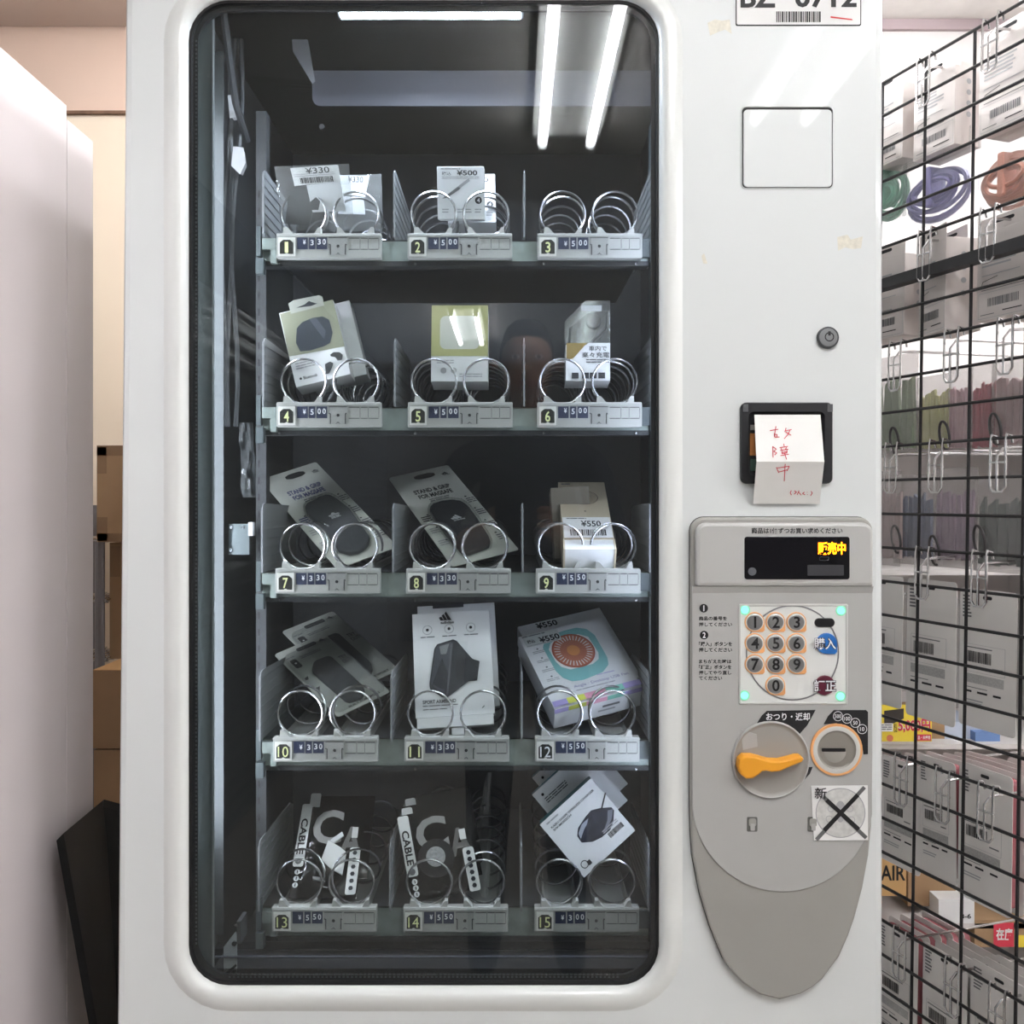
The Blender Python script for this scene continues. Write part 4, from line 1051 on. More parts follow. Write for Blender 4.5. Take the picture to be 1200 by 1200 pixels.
tag(m.build('plastic_film'), 'grey sheet of loose plastic film inside the right coil of lane 14', 'plastic film')
# lane 15
TB = mat('teal_carton', (26, 92, 100), .5)
for k, (dx, dy, Y_) in enumerate(((0, 0, .122), (-9, -35, .168), (-9, -55, .214))):
    it = Item((632.5 + dx, 966.5 + dy), (692.5 + dx, 912 + dy), (684.5 + dx, 1028.5 + dy), Y_); w, h = it.w, it.h
    it.slab(rr(0, w, 0, h, .0005, 2), .0006, .034, TB); it.slab(rr(0, w, 0, h, .0005, 2), 0, .0006, CARD)
    A = lambda pts: [(530 + a / 4.615, 890 + b / 4.615) for a, b in pts]
    if k == 0:
        it.q(A([(675, 415), (680, 370), (720, 310), (750, 275), (800, 262), (860, 258), (875, 275), (872, 330), (855, 380), (810, 420), (760, 445), (700, 450)]), mat('mouse_print', (52, 54, 64), .3, noise=.5, nscale=60))
        it.q(A([(682, 400), (700, 350), (735, 318), (728, 350), (712, 380), (695, 430)]), mat('mouse_light', (170, 174, 186), .3)); it.q(A([(840, 275), (868, 268), (862, 320), (835, 385), (815, 395), (838, 330)]), mat('mouse_light2', (128, 130, 140), .3))
        it.q(A([(803, 265), (812, 263), (832, 180), (824, 180)]), INK)
        it.code(.66, .76, .92, .84, 20); it.lines(.62, .68, .9, .74, 2, LINK)
        it.t('KABU SHAPE WIRELESS CHARGER', .10, .13, .92, .165, INK, .02); it.t('SW-MO02CH', .10, .18, .44, .215, INK, .02); it.lines(.08, .05, .3, .1, 1, LINK)
        it.ann(.13, .86, .0052, .0011, INK); it.fr(.17, .85, .23, .92, INK)
    else:
        it.el(.12, .10, .002, INK); it.lines(.1, .16, .5, .26, 3, GINK)
    carton('charger_carton', it, .034, CARD, ('diamond tilted white and teal charger carton, frontmost in lane 15', 'white and teal charger carton second from the front in lane 15', 'white and teal charger carton at the back of the lane 15 row')[k], 'box', group='charger cartons in lane 15')
# ------------------------------------------------------------------ wire grid rack at the right, goods hung on its far side
RT = math.atan2(-.947, .321)
RM = T(P(1036, HZ, .26)) @ Matrix.Rotation(RT, 4, 'Z') @ Matrix.Rotation(math.radians(-1.1), 4, 'X')
RMi = RM.inverted()
def rk(px, py, wd=0.0):
    """rack coordinates (along, up) of pixel px,py on the plane wd metres behind the wires"""
    C = RMi @ Vector((0, -D, EYE)); e = RMi @ P(px, py, 0); d = e - C
    q = C + d * ((wd - C.y) / d.y); return (q.x, q.z)
RG = thing('wire_grid_rack', 'black wire grid rack standing to the right of the vending machine', 'display rack', RM @ T((0, 0, -EYE)))
m = MB(); m.M = Matrix.Identity(4)
u0, u1 = -.19, .50; vz = [rk(1036, y)[1] for y in (97, 133, 172, 212, 252, 291, 376, 415, 456, 497, 538, 578, 619, 661, 701, 742, 784, 826, 867, 908, 949, 991, 1032, 1073, 1116, 1157, 1199, 1241)]
pitch = (vz[0] - vz[-1]) / 29
vs = [vz[0] - pitch * k for k in range(25 + 8)]
for z in vs: m.tube([(u0, 0, z), (u1, 0, z)], .0022, WIRE, 6)
us = [rk(x, HZ)[0] for x in (1074.5, 1134.5, 1196)]
du = (us[2] - us[0]) / 2
for k in range(-8, 8):
    u = us[0] + du * k
    if u0 < u < u1: m.tube([(u, .004, vs[0]), (u, .004, vs[-1])], .0022, WIRE, 6)
m.build('wire_grid', RG, RM)
a = rk(1036, 333.5); z_bar = a[1]
m = MB(); m.box(u0, u1, -.006, .010, z_bar - .0075, z_bar + .0075, mat('bar_black', (36, 36, 38), .5)); m.build('cross_bar', RG, RM, smooth=0)
m = MB()
for k in (-.175, .49): m.box(k - .012, k + .012, -.012, .012, -EYE + .02, vs[0], WIRE); m.box(k - .012, k + .012, .0, .25, -EYE + .0, -EYE + .025, WIRE)
m.build('upright', RG, RM, smooth=0)
WARMW = mat('warm_white_card', (214, 206, 202), .6, noise=.02); WARMS = mat('warm_card_side', (206, 198, 194), .6)
def rthing(name, label, cat, u, wd, v, group=None, yaw=0, roll=0):
    return thing(name, label, cat, RM @ T((u, wd, v)) @ Matrix.Rotation(math.radians(yaw), 4, 'Z') @ Matrix.Rotation(math.radians(roll), 4, 'Y'), group)
# hooks
HOOK_ROWS = [('top row', ((1078, 69), (1155, 24))), ('second row', ((1079, 279), (1152, 250))), ('third row', ((1045, 413), (1110, 399), (1172, 389))),
             ('fourth row', ((1040, 538), (1092, 534), (1164, 529))), ('fifth row', ((1076, 664), (1142, 667))), ('sixth row', ((1052, 880), (1100, 888), (1150, 903))), ('lowest row', ((1050, 1088), (1111, 1115), (1163, 1142)))]
def hook(px, py, label):
    u, v0 = rk(px, py); v = min(vs, key=lambda z: abs(z - v0))
    r = rthing('display_hook', label, 'hook', u, 0, v, 'chrome hooks on the wire grid')
    M = WORLD[r]; m = MB(); h = .066; b = .024
    pts = [(0, .006, -.006), (0, .004, .003), (0, -.003, .0045), (0, -.0045, -.004)] + [(0, -.0045, -h + .006), (.005, -.0045, -h), (b - .005, -.0045, -h), (b, -.0045, -h + .006)] + [(b, -.0045, -.004), (b, -.003, .0045), (b, .004, .003), (b, .006, -.006)]
    m.tube(pts, .0017, CHROME, 6); m.tube([(-.002, -.0045, -.030), (b + .002, -.0045, -.030)], .0014, CHROME, 6); m.build('bracket', r, M)
    m = MB(); m.tube([(b * .45, -.0045, -h + .001), (b * .45, -.0048, -.022), (b * .55, .002, -.012), (b * .6, .02, -.010), (b * .6, .23, -.004), (b * .6, .24, .006)], .0018, CHROME, 6); m.build('prong', r, M)
ordn = ['leftmost', 'middle', 'rightmost']
for rn, pts in HOOK_ROWS:
    for i, p in enumerate(pts):
        w_ = ordn[i] if len(pts) == 3 else ('left', 'right')[i]
        hook(p[0], p[1], 'chrome display hook, %s of the %s on the wire grid' % (w_, rn))
def printed(m, w, h, y, seed, spec=True, low=True):
    R = random.Random(seed)
    def blk(x0, z0, x1, z1, n, mt):
        dz = (z1 - z0) / n
        for i in range(n):
            e = x1 - R.uniform(0, .3) * (x1 - x0); zt = h * (1 - z0 - i * dz)
            m.flat([(x0 * w, zt - .5 * dz * h), (e * w, zt - .5 * dz * h), (e * w, zt), (x0 * w, zt)], y, mt)
    return blk
# white boxes of the upper two rows
def rack_box(px0, px1, ptop, pbot, wd, dep, label, group, seed, yaw=0, roll=0, flap=True, tilt=False):
    xm = (px0 + px1) / 2; u0_, _ = rk(px0, 585, wd); u1_, _ = rk(px1, 585, wd); _, zt = rk(xm, ptop, wd); _, zb = rk(xm, pbot, wd)
    w, h = abs(u1_ - u0_), zt - zb
    r = rthing('accessory_box', label, 'box', u0_, wd, zb, group, yaw, roll); M = WORLD[r]
    m = MB(); bh = h * (.86 if flap else 1)
    m.slab(rr(0, w, 0, bh, .001, 2), 0, dep, WARMW, .0004)
    y = -.0005; blk = printed(m, w, h, y, seed)
    blk(.1, .32, .75, .5, 5, LINK); blk(.1, .56, .9, .575, 1, LINK); blk(.08, .94, .35, .955, 1, GINK); blk(.5, .925, .92, .945, 1, INK)
    stroke(m, [(w * .1, h * .34), (w * .12, h * .38), (w * .4, h * .41)], .0008, y, INK)
    blk(.1, .70, .9, .715, 1, GINK)
    bars(m, w * .22, w * .8, h * .13, h * .21, y, GINK, 22); m.ring(rr(w * .04, w * .97, h * .02, h * .27, .001, 2), rr(w * .045, w * .965, h * .024, h * .266, .001, 2), y, LINK)
    for z in (.75, .6, .45, .3): annulus(m, 0, 0, .0, .0, y, LINK, 3) if False else None
    # icons on the visible side
    for z in (.7, .58, .46, .34):
        c = [(w + .0005, dep * .5 + .004 * math.cos(t * .6283), z * h + .004 * math.sin(t * .6283)) for t in range(10)]
        m.add(c, [tuple(range(10))], LINK)
    m.build('carton', r, M, smooth=20)
    if flap:
        m = MB(); m.slab([(0, bh), (w, bh), (w, h), (w * .0, h * .985)], 0, .0012, WARMW); m.flat(rr(w * .3, w * .7, h * .92, h * .955, .003, 4), -.0004, mat('slot_dark', (40, 40, 42), .8)); m.build('hang_tab', r, M, smooth=0)
GR1, GR2 = 'white boxes on the top row of the rack', 'white boxes on the second row of the rack'
rack_box(1012, 1051, 96, 196, .025, .05, 'white box at the left end of the top rack row', GR1, 1)
rack_box(1064, 1112, 78, 182, .025, .045, 'white box with barcode, middle of the top rack row', GR1, 2)
rack_box(1067, 1118, 76, 172, .09, .045, 'white box just behind the middle one on the top rack row', GR1, 8)
rack_box(1140, 1204, 28, 150, .025, .05, 'white box with barcode, right end of the top rack row', GR1, 3)
rack_box(1008, 1056, 290, 398, .03, .05, 'white box at the left end of the second rack row', GR2, 4)
rack_box(1073, 1118, 270, 392, .03, .05, 'white box turned askew, middle of the second rack row', GR2, 5, yaw=-14)
rack_box(1092, 1136, 272, 380, .10, .04, 'white box behind the askew one on the second rack row', GR2, 6, yaw=-8)
rack_box(1141, 1204, 250, 372, .03, .05, 'white box with barcode, right end of the second rack row', GR2, 7)
# coiled cables in clear bags
MILKY = clear('milky_bag', (245, 244, 244), (214, 208, 206), .26, .1, 1.5, bump=.5)
def cable_bag(px0, px1, ptop, pbot, col, cname, label, seed, wd=.05):
    xm = (px0 + px1) / 2; a, _ = rk(px0, 585, wd); b, _ = rk(px1, 585, wd); _, zt = rk(xm, ptop, wd); _, zb = rk(xm, pbot, wd); w, h = abs(b - a), zt - zb
    r = rthing('cable_bag', label, 'packaged cable', a, wd, zb, 'bagged cables on the rack'); M = WORLD[r]
    m = MB(); pillow(m, w, h, .012, CLEARP, seed, 9, .5); m.build('clear_bag', r, M)
    R = random.Random(seed); cm = mat(cname, col, .45)
    m = MB()
    for k in range(7):
        ox, oz = R.uniform(-.05, .05) * w, R.uniform(-.05, .05) * h
        pts = [(w * .5 + ox + w * (.27 + .03 * k) * math.cos(t * math.pi / 12), -.008 + .0026 * k, h * .38 + oz + h * (.11 + .03 * k) * math.sin(t * math.pi / 12)) for t in range(24)]
        m.tube(pts, .0033, cm, 6, closed=True)
    m.build('coiled_cable', r, M)
    m = MB(); m.slab(rr(w * .44, w * .54, h * .2, h * .68, .003, 3), -.014, .014, cm, .002); m.build('cable_tie', r, M)
cable_bag(1016, 1057, 172, 262, (136, 178, 158), 'green_cable', 'clear bag with coiled green cable beside the machine edge', 4)
cable_bag(1052, 1131, 168, 264, (150, 146, 188), 'purple_cable', 'clear bag with coiled purple cable on the rack', 5)
cable_bag(1140, 1216, 148, 252, (206, 152, 136), 'salmon_cable', 'clear bag with coiled salmon cable on the rack', 6)
# bagged straps with carabiners
def strap_bag(px0, px1, ptop, pbot, col, cname, label, seed, cpx, group, wd=.05):
    xm = (px0 + px1) / 2; a, _ = rk(px0, 585, wd); b, _ = rk(px1, 585, wd); _, zt = rk(xm, ptop, wd); _, zb = rk(xm, pbot, wd); w, h = abs(b - a), zt - zb
    r = rthing('strap_bag', label, 'packaged strap', a, wd, zb, group); M = WORLD[r]
    m = MB(); pillow(m, w, h, .009, MILKY, seed, 9, .4); m.build('clear_bag', r, M)
    R = random.Random(seed); cm = mat(cname, col, .55, noise=.12, nscale=40); m = MB()
    x = .08
    while x < .86:
        q = R.uniform(.12, .2); tl = R.uniform(.0, .06)
        m.slab([(w * x, h * .08), (w * (x + q), h * (.06 + tl)), (w * (x + q * R.uniform(.6, .9)), h * R.uniform(.72, .82)), (w * (x + .02), h * R.uniform(.7, .8))], R.uniform(-.003, .0), .003, cm, .001); x += q * .92
    m.build('strap', r, M)
    if cpx is None: return
    c = rk(*cpx, wd); m = MB(); cx, cz = c[0] - a, c[1] - zb
    pts = [(cx + .009 * math.cos(t) - .004 * math.sin(t), -.012, cz + .020 * math.sin(t)) for t in [math.radians(q) for q in range(-40, 300, 20)]]
    m.tube(pts, .0019, mat('carabiner_grey', (78, 76, 76), .35, .6), 8); m.build('carabiner', r, M)
GS3, GS4 = 'bagged straps on the third rack row', 'bagged straps on the fourth rack row'
strap_bag(1012, 1074, 418, 536, (150, 166, 140), 'sage_strap', 'clear bag with sage green strap, third rack row', 1, (1056, 517), GS3)
strap_bag(1072, 1113, 440, 533, (206, 206, 150), 'lime_strap', 'shiny clear bag with pale yellow strap, third rack row', 2, None, GS3, .06)
strap_bag(1110, 1138, 432, 533, (198, 164, 170), 'rose_strap', 'clear bag with pale rose strap, third rack row', 3, (1115, 511), GS3, .05)
strap_bag(1136, 1166, 428, 532, (166, 66, 82), 'red_strap', 'clear bag with dark red strap, third rack row', 4, None, GS3, .055)
strap_bag(1160, 1216, 418, 530, (178, 150, 152), 'dusty_strap', 'clear bag with dusty pink strap, right end of third rack row', 5, (1175, 503), GS3)
strap_bag(1014, 1056, 552, 662, (188, 172, 170), 'beige_strap', 'clear bag with pale beige strap, left end of fourth rack row', 6, None, GS4)
strap_bag(1048, 1098, 556, 662, (84, 96, 124), 'slate_strap', 'clear bag with dark slate blue strap, fourth rack row', 7, (1058, 632), GS4, .06)
strap_bag(1094, 1146, 548, 666, (152, 132, 152), 'mauve_strap', 'clear bag with mauve strap, fourth rack row', 8, (1103, 645), GS4)
strap_bag(1142, 1216, 560, 672, (84, 96, 92), 'forest_strap', 'clear bag with dark green strap, right end of fourth rack row', 9, (1156, 634), GS4)
# white backed blister cards
BACKC = mat('card_back_grey', (226, 222, 218), .55, noise=.02)
PINKB = clear('pink_blister', (236, 204, 206), (206, 128, 136), .55, .1, 1.45)
def back_card(px0, px1, ptop, pbot, wd, label, group, seed, n=1, roll=0, curl=.0, pink=False, rad=.006, sep=.02, hide=()):
    xm = (px0 + px1) / 2; a, _ = rk(px0, 585, wd); b, _ = rk(px1, 585, wd); _, zt = rk(xm, ptop, wd); _, zb = rk(xm, pbot, wd); w, h = abs(b - a), zt - zb
    for k in range(n):
        lab = label if k == 0 else '%s pack behind the front card, %s' % (('second', 'third', 'fourth', 'fifth', 'sixth')[k - 1], label.split(', ')[1])
        r = rthing('blister_card', lab, 'packaged accessory', a, wd + sep * k, zb, group, 0, roll); M = WORLD[r]
        m = MB(); nr = 10; o = rr(0, w, 0, h, rad, 4)
        m.slab(o, 0, .001, BACKC, .0003)
        if k == 0:
            y = -.0005; blk = printed(m, w, h, y, seed)
            blk(.06, .05, .22, .22, 7, GINK)
            m.ring(rr(w * .1, w * .82, h * .40, h * .60, .001, 2), rr(w * .106, w * .814, h * .402, h * .598, .001, 2), y, LINK)
            blk(.13, .42, .75, .435, 1, GINK); bars(m, w * .16, w * .58, h * .47, h * .55, y, INK, 18); blk(.6, .55, .8, .57, 1, GINK)
            m.flat([(w * .1, h * .385), (w * .8, h * .385), (w * .8, h * .32), (w * .1, h * .32)], y, mat('fine_print', (176, 174, 172), .7, noise=.15, nscale=400))
            blk(.1, .71, .55, .72, 1, GINK); blk(.1, .735, .3, .765, 1, INK); blk(.34, .735, .55, .765, 1, INK); blk(.62, .735, .8, .765, 1, INK); blk(.1, .80, .5, .84, 2, LINK)
            m.flat(rr(w * .42, w * .58, h * .93, h * .955, .002, 3), y, mat('slot_dark', (40, 40, 42), .8))
        m.build('backing_card', r, M, smooth=20)
        if pink:
            m = MB(); m.slab(rr(w * .06, w * .94, h * .04, h * .97, .01, 4), .0012, .016, PINKB, .004)
            m.build('pink_blister', r, M)
        else:
            m = MB(); m.slab(rr(w * .05, w * .95, h * .12, h * .88, .01, 4), .0012, .016, CLEARB, .004); m.build('clear_blister', r, M)
GF, GG, GH = 'white backed cards on the fifth rack row', 'pink packs on the sixth rack row', 'packs on the lowest rack row'
back_card(1014, 1060, 674, 826, .03, 'white backed blister card, left end of fifth rack row', GF, 1)
back_card(1065, 1123, 680, 846, .03, 'white backed blister card with barcode, middle of fifth rack row', GF, 2)
back_card(1127, 1194, 692, 858, .03, 'white backed blister card with barcode, right end of fifth rack row', GF, 3)
back_card(1038, 1085, 893, 1020, .03, 'white backed blister card with pink shell, left end of sixth rack row', GG, 4, 5, pink=True)
back_card(1085, 1128, 893, 1035, .03, 'white backed blister card with pink shell, middle of sixth rack row', GG, 5, 5, pink=True, roll=-2)
back_card(1129, 1192, 903, 1066, .03, 'white backed blister card with pink shell, right end of sixth rack row', GG, 6, 5, pink=True)
back_card(1036, 1084, 1092, 1240, .03, 'white backed blister card, left end of lowest rack row', GH, 7, 5, pink=True)
back_card(1090, 1142, 1122, 1290, .03, 'white backed blister card, middle of lowest rack row', GH, 8, 4)
back_card(1146, 1216, 1146, 1310, .03, 'white backed blister card, right end of lowest rack row', GH, 9, 3)
# dark red pouch at the right frame edge
a = rk(1191, 700, .02)
r_ = MB(); _, zt = rk(1195, 690, .0); _, zb = rk(1195, 858, .0); u_ = rk(1189, 780, .02)[0]
r_.slab(rr(0, .10, 0, zt - zb, (.02, .02, .004, .004), 5), 0, .02, mat('maroon_fabric', (84, 40, 46), .8, noise=.1, nscale=80), .006)
tag(r_.build('fabric_pouch', None, RM @ T((u_, .052, zb))), 'dark red fabric pouch at the right edge of the picture', 'pouch')
# stock standing on a shelf behind the rack
def RS(px, py, wd): u, v = rk(px, py, wd); return RM @ Vector((u, wd, v))
SH = thing('stock_shelf', 'white shelf of stock standing behind the wire grid rack', 'shelf', T((1.0, .78, 0)))
WSH = mat('shelf_white', (216, 212, 210), .5)
m = MB(); 
def wbox(m, px0, px1, ptop, pbot, Y, dep, mt): m.box(X(px0, Y), X(px1, Y), Y, Y + dep, Z(pbot, Y), Z(ptop, Y), mt)
YS = .62
for py in (470, 668, 872, 1082): m.box(X(1000, YS), X(1300, YS), YS, YS + .35, Z(py + 6, YS), Z(py, YS), WSH)
m.box(X(1000, YS), X(1300, YS), YS + .35, YS + .36, 0, Z(470, YS), WSH)
for px in (1000, 1296): m.box(X(px, YS), X(px + 4, YS), YS, YS + .35, 0, Z(470, YS), WSH)
m.build('shelf_frame', SH, smooth=0)
YW = mat('yellow_flyer', (240, 216, 70), .6); FR = mat('flyer_red', (214, 60, 80), .6)
def stock(name, label, cat, px0, px1, ptop, pbot, Y, dep, mt, dec=None, group=None):
    it = Item((px0, ptop), (px1, ptop), (px0, pbot), Y, tilt=0); it.body(dep, mt)
    if dec: dec(it)
    return tag(it.build(name, None, it.W, smooth=20), label, cat, group)
def flyer(it):
    it.q([(1036, 833), (1059, 830), (1059, 842), (1042, 850), (1036, 852)], mat('flyer_black', (60, 54, 50), .6))
    it.t('5,000円', .36, .38, .97, .76, PAPER, .06); it.t('5,000円', .36, .38, .97, .76, FR, .03); it.t('税込', .28, .5, .34, .75, INK)
    it.fr(.66, .8, .98, .97, FR); it.t('新品・未使用', .68, .83, .96, .94, PAPER, .02)
    it.fr(.0, .5, .26, .72, PAPER); it.lines(.02, .53, .24, .7, 3, GINK); it.el(.2, .9, .006, mat('flyer_orange', (220, 130, 90), .6))
stock('price_flyer', 'yellow flyer reading 5,000 yen behind the rack', 'sign', 1030, 1092, 826, 869, .60, .002, YW, flyer)
stock('storage_carton', 'brown carton beside the yellow flyer behind the rack', 'box', 1080, 1107, 838, 872, .66, .12, CARDBOARD)
stock('storage_carton', 'pale blue carton right of the brown one behind the rack', 'box', 1107, 1150, 846, 872, .66, .12, mat('pale_blue_card', (196, 206, 222), .6))
stock('storage_carton', 'blue carton right of the pale blue one behind the rack', 'box', 1143, 1172, 858, 872, .64, .1, mat('blue_card', (110, 140, 190), .6))
def air(it): it.t('AIR', .42, .25, .98, .62, INK, .02)
stock('storage_carton', 'tan carton with black letters AIR behind the lower rack', 'box', 1010, 1062, 1002, 1050, .60, .15, mat('tan_card', (206, 166, 112), .7), air)
stock('storage_carton', 'brown carton right of the tan one behind the lower rack', 'box', 1064, 1120, 1018, 1062, .66, .15, CARDBOARD)
stock('storage_carton', 'white carton behind the lower rack', 'box', 1100, 1142, 1054, 1082, .62, .12, CARD, lambda it: it.t('8-6', .6, .6, .9, .8, INK))
def zk(it):
    it.fr(.30, .1, .62, .98, FR); it.t('在庫', .34, .3, .6, .75, PAPER, .03); it.fr(.64, .55, 1.1, 1.0, YW)
stock('storage_carton', 'brown carton with red stock sign at the lower right behind the rack', 'box', 1142, 1216, 1078, 1110, .62, .12, CARDBOARD, zk)
# ------------------------------------------------------------------ left side: neighbouring cabinet, board, cartons, wire shelf
CX = -.60
NB = thing('white_cabinet', 'tall glossy white cabinet standing to the left of the vending machine', 'cabinet', T((-.85, .0, 0)))
CABW = mat('cabinet_white', (224, 216, 217), .16, noise=.01, nscale=2)
m = MB(); m.box(-1.08, CX, -.35, .176, .05, 1.83, CABW); m.build('body', NB, smooth=0)
m = MB(); m.box(-1.08, CX, .178, .262, .05, 1.812, CABW); m.build('rear_section', NB, smooth=0)
m = MB(); m.box(-1.07, CX - .002, .176, .178, .05, 1.81, mat('seam_grey', (176, 166, 168), .5)); m.box(-1.06, CX - .02, -.33, .25, 0, .05, BLACK)
m.build('panel_seam', NB, smooth=0)
# black board leaning in the gap
m = MB(); BB = mat('black_board', (17, 17, 18), .45, noise=.1, nscale=5)
def bp(px, py, Y): return P(px, py, Y)
f = [bp(66, 985, .12), bp(113, 944, .30), bp(160, 1010, .34), bp(190, 1300, .20), bp(125, 1330, .04)]
fr_ = [Vector(p) for p in ((X(66, .10), .10, Z(985, .10)), (X(115, .27), .27, Z(944, .27)), (X(138, .30), .30, Z(950, .30)), (-.476, .30, .40), (-.50, .12, .36))]
th = Vector((.002, .016, .004))
m.add(fr_ + [p + th for p in fr_], [(0, 1, 2, 3, 4), (5, 6, 7, 8, 9), (0, 1, 6, 5), (1, 2, 7, 6), (2, 3, 8, 7), (3, 4, 9, 8), (4, 0, 5, 9)], BB)
tag(m.build('black_board', smooth=0), 'black board leaning in the gap between white cabinet and machine', 'board')
def lcarton(px0, px1, ptop, pbot, Y, dep, label, tapes, nm='cardboard_box', mt=None):
    r = thing(nm, label, 'box', T(((X(px0, Y) + X(px1, Y)) / 2, Y + dep / 2, Z(pbot, Y))), 'cardboard boxes behind the machine')
    m = MB(); m.box(X(px0, Y), X(px1, Y), Y, Y + dep, Z(pbot, Y), Z(ptop, Y), mt or CARDBOARD); m.build('carton', r, smooth=0)
    for a, b, c, d in tapes:
        m = MB(); m.box(X(a, Y), X(c, Y), Y - .0006, Y, Z(d, Y), Z(b, Y), CARDBOARD_D); m.build('packing_tape', r, smooth=0)
lcarton(113.5, 185, 522, 635, .86, .28, 'brown cardboard box on top of the wire shelf behind the machine', [(114, 524, 125, 555), (114, 606, 126, 634), (113.5, 522, 185, 534), (113.5, 625, 185, 635)])
lcarton(128.5, 190, 636, 772, .95, .2, 'tall brown cardboard box below the topmost one', [(129, 640, 141, 676)])
lcarton(109, 185, 786, 877, .55, .3, 'brown cardboard box with a seam, upper of the two low boxes', [])
lcarton(110, 185, 879, HZ + EYE * F / (D + .55), .55, .3, 'brown cardboard box at the bottom of the low stack', [])
m = MB(); m.box(X(109, .55), X(185, .55), .55, .85, Z(786, .55) + .0005, Z(786, .55) + .0015, mat('carton_top', (196, 156, 108), .8)); tag(m.build('cardboard_sheet', smooth=0), 'flat cardboard sheet lying on the low boxes', 'cardboard sheet')
# chrome wire shelf
WS = thing('wire_shelf', 'chrome wire shelf unit behind the white cabinet', 'shelf', T((-.75, 1.0, 0)))
m = MB()
for px, Y in ((117, .93),): m.tube([(X(px, Y), Y, 0), (X(px, Y), Y, Z(634, Y))], .010, mat('shelf_post', (128, 126, 130), .35, .6), 10)
m.tube([(X(112, 1.12), 1.12, 0), (X(112, 1.12), 1.12, Z(592, 1.12))], .010, mat('shelf_post', (128, 126, 130), .35, .6), 10); m.build('post', WS)
m = MB()
for py in (634, 705, 774): 
    Y = .93
    for k in range(6): m.tube([(X(60, Y), Y + .03 * k, Z(py, Y)), (X(127, Y), Y + .03 * k, Z(py, Y))], .003, CHROME, 6)
    for k in range(8): m.tube([(X(62 + 9 * k, Y), Y - .005, Z(py, Y) + .004), (X(62 + 9 * k, Y), Y + .16, Z(py, Y) + .004)], .002, CHROME, 6)
m.build('wire_deck', WS)
# ------------------------------------------------------------------ the photographer, mirrored in the window
PX, PY = .04, -1.56
def skin_body(name, J, E, mt, parent, levels=2, root=0):
    me = bpy.data.meshes.new(name); me.from_pydata([j[0] for j in J], E, []); me.materials.append(mt)
    o = link(name, me, parent); o.modifiers.new('skin', 'SKIN'); sd = o.modifiers.new('sub', 'SUBSURF'); sd.levels = sd.render_levels = levels
    for i, j in enumerate(J):
        r = j[1]; me.skin_vertices[0].data[i].radius = r if isinstance(r, tuple) else (r, r)
        me.skin_vertices[0].data[i].use_root = (i == root)
    for p in me.polygons: p.use_smooth = True
    o.modifiers['skin'].use_smooth_shade = True
    return o
PR = thing('person', 'person in dark clothes facing the machine and holding up a phone', 'person', T((PX, PY, 0)))
SKIN = mat('skin', (172, 132, 110), .5); DCL = mat('dark_jacket', (34, 35, 40), .85, noise=.08, nscale=30); TRS = mat('dark_trousers', (40, 42, 50), .85); HAIR = mat('dark_hair', (24, 20, 18), .6); SHOE = mat('dark_shoe', (30, 30, 30), .5)
def V(x, y, z): return (PX + x, PY + y, z)
J = [(V(0, 0, .94), (.145, .105)), (V(0, 0, 1.10), (.135, .10)), (V(0, .01, 1.28), (.165, .115)), (V(0, 0, 1.40), (.12, .085)), (V(0, -.008, 1.475), .052), (V(0, -.004, 1.52), .046),
     (V(0, .045, 1.575), (.050, .062)), (V(0, .03, 1.635), (.076, .094)), (V(0, .024, 1.695), (.078, .098)), (V(0, .018, 1.745), (.055, .068)),
     (V(-.175, 0, 1.405), .062), (V(-.25, .05, 1.16), .047), (V(-.13, .27, 1.20), .034), (V(-.095, .32, 1.225), .026),
     (V(.175, 0, 1.405), .062), (V(.24, .05, 1.16), .047), (V(.10, .27, 1.20), .034), (V(.055, .32, 1.225), .026),
     (V(-.095, 0, .82), .092), (V(-.105, .02, .48), .066), (V(-.115, -.02, .10), .052), (V(-.12, .09, .045), .040),
     (V(.095, 0, .82), .092), (V(.105, .02, .48), .066), (V(.115, -.02, .10), .052), (V(.12, .09, .045), .040)]
E_ = [(0, 1), (1, 2), (2, 3), (3, 4), (4, 5), (5, 6), (6, 7), (7, 8), (8, 9), (3, 10), (10, 11), (11, 12), (12, 13), (3, 14), (14, 15), (15, 16), (16, 17), (0, 18), (18, 19), (19, 20), (20, 21), (0, 22), (22, 23), (23, 24), (24, 25)]
bo = skin_body('body', J, E_, SKIN, PR, 3)
dg = bpy.context.evaluated_depsgraph_get(); dg.update()
bm_ = bpy.data.meshes.new_from_object(bo.evaluated_get(dg)); bo.modifiers.clear(); bo.data = bm_
bm_.materials.clear()
for q in (SKIN, DCL, TRS, SHOE, HAIR): bm_.materials.append(q)
for p in bm_.polygons:
    c = p.center; x, y, z = c.x - (0 if abs(c.x) < 5 else 0), c.y, c.z
    if bo.matrix_basis is not None: pass
    yy = y - PY
    i = 1
    if z > 1.49: i = 0
    elif z < .085: i = 3
    elif z < .98 and yy < .15: i = 2
    elif yy > .245: i = 0
    if z > 1.60 and (yy < -.005 or z > 1.735): i = 4
    p.material_index = i; p.use_smooth = True
skin_body('hair', [(V(0, -.018, 1.615), (.070, .075)), (V(0, -.006, 1.69), (.086, .098)), (V(0, .006, 1.742), (.074, .084)), (V(0, .062, 1.772), (.050, .040))], [(0, 1), (1, 2), (2, 3)], HAIR, PR)
m = MB(); m.loft([[V(-.012, .115, 1.645), V(.012, .115, 1.645)], [V(-.008, .122, 1.67), V(.008, .122, 1.67)]], SKIN, closed=False)
m.loft([[V(.016 * c, .105 + .028 * (1 - z), 1.632 + .05 * z) for c in (-1 + z * .6, 0, 1 - z * .6)] for z in (0, .5, 1)], SKIN, closed=False); m.build('nose', PR)
m = MB()
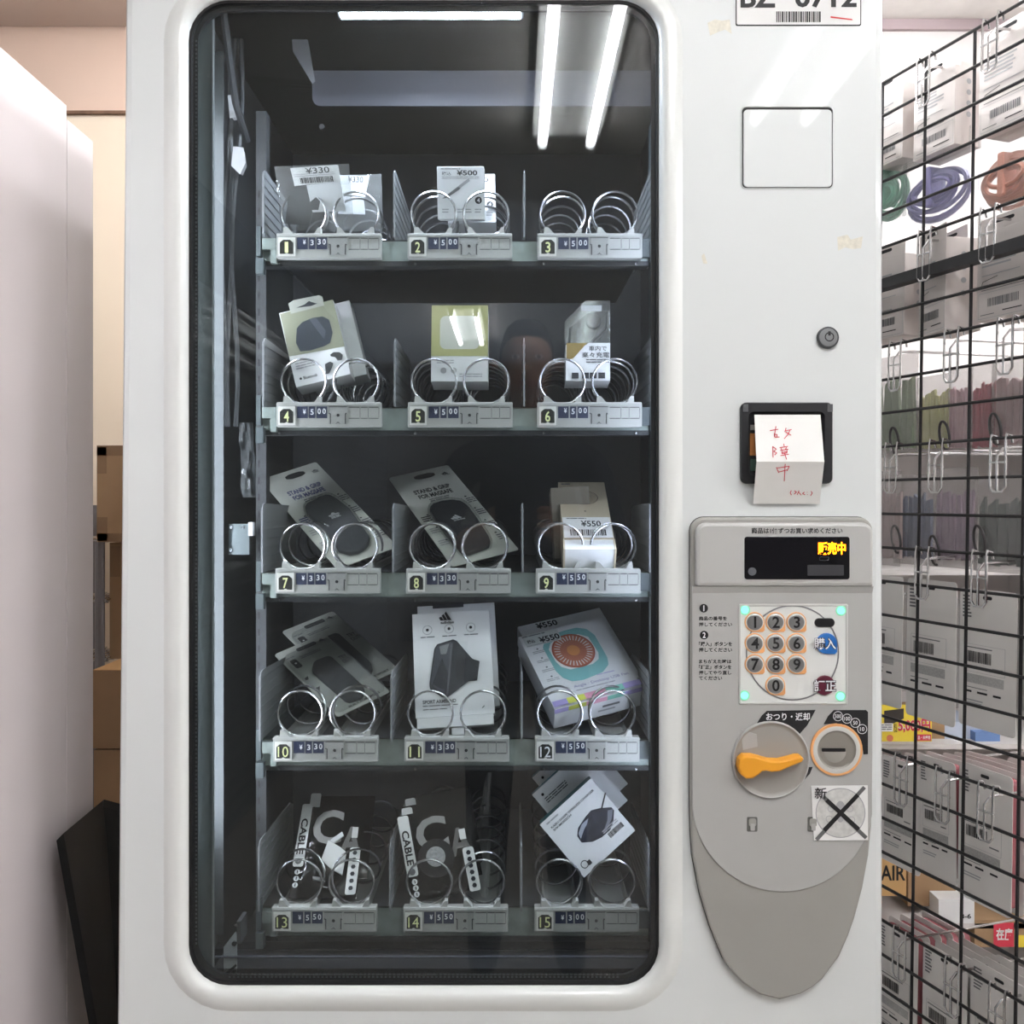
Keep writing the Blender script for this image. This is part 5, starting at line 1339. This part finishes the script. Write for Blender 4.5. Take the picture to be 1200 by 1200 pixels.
m.tube([V(.060 * math.cos(t), .004 + .060 * math.sin(t), 1.482 - .012 * math.sin(t)) for t in [k * math.pi / 12 for k in range(24)]], .012, DCL, 8, closed=True); m.build('collar', PR)
for x_ in (-.148, .120):
    m = MB(); m.tube([V(x_ + .036 * math.cos(t), .235, 1.193 + .036 * math.sin(t)) for t in [k * math.pi / 10 for k in range(20)]], .009, DCL, 8, closed=True); m.build('cuff', PR)
for sx in (-1, 1):
    m = MB(); m.slab(circ(PX + sx * .031, 1.675, .011, 14, .006), PY + .110, PY + .116, mat('eye_white', (225, 222, 218), .3), .002); m.slab(circ(PX + sx * .031, 1.675, .005, 12), PY + .1165, PY + .118, BLACK); m.build('eye', PR)
    skin_body('ear', [(V(sx * .085, .02, 1.645), .012), (V(sx * .092, .012, 1.68), .016)], [(0, 1)], SKIN, PR, 1)
m = MB(); m.slab(rr(PX - .025, PX + .025, 1.600, 1.610, .004, 4), PY + .108, PY + .118, mat('lips', (170, 104, 96), .5), .002); m.build('mouth', PR)
# fingers: each hand curls round one side of the phone
for sx, wx in ((-1, -.095), (1, .055)):
    for k in range(4):
        z0 = 1.215 + .019 * k; e = -.060 if sx < 0 else .020
        xe = e + (-.0 if sx < 0 else 0)
        L_ = (.9, 1, .97, .8)[k]
        skin_body('finger', [(V(wx, .325, z0), .0095), (V(xe + sx * .022, .352, z0 + .003), .009), (V(xe + sx * .018, .366, z0 + .004), .008), (V(xe + sx * .018 - sx * .020 * L_, .3665, z0 + .005), .007)], [(0, 1), (1, 2), (2, 3)], SKIN, PR, 1)
    skin_body('thumb', [(V(wx, .320, 1.23), .012), (V(wx - sx * .012, .335, 1.262), .0105), (V(wx - sx * .034, .346, 1.278), .009)], [(0, 1), (1, 2)], SKIN, PR, 1)
m = MB(); m.slab(rr(-.040, .036, 1.160, 1.310, .010, 4), -D - .014, -D - .006, mat('phone_dark', (30, 31, 36), .3), .002)
tag(m.build('phone', smooth=20), 'dark phone held up in both hands in front of the machine', 'phone')
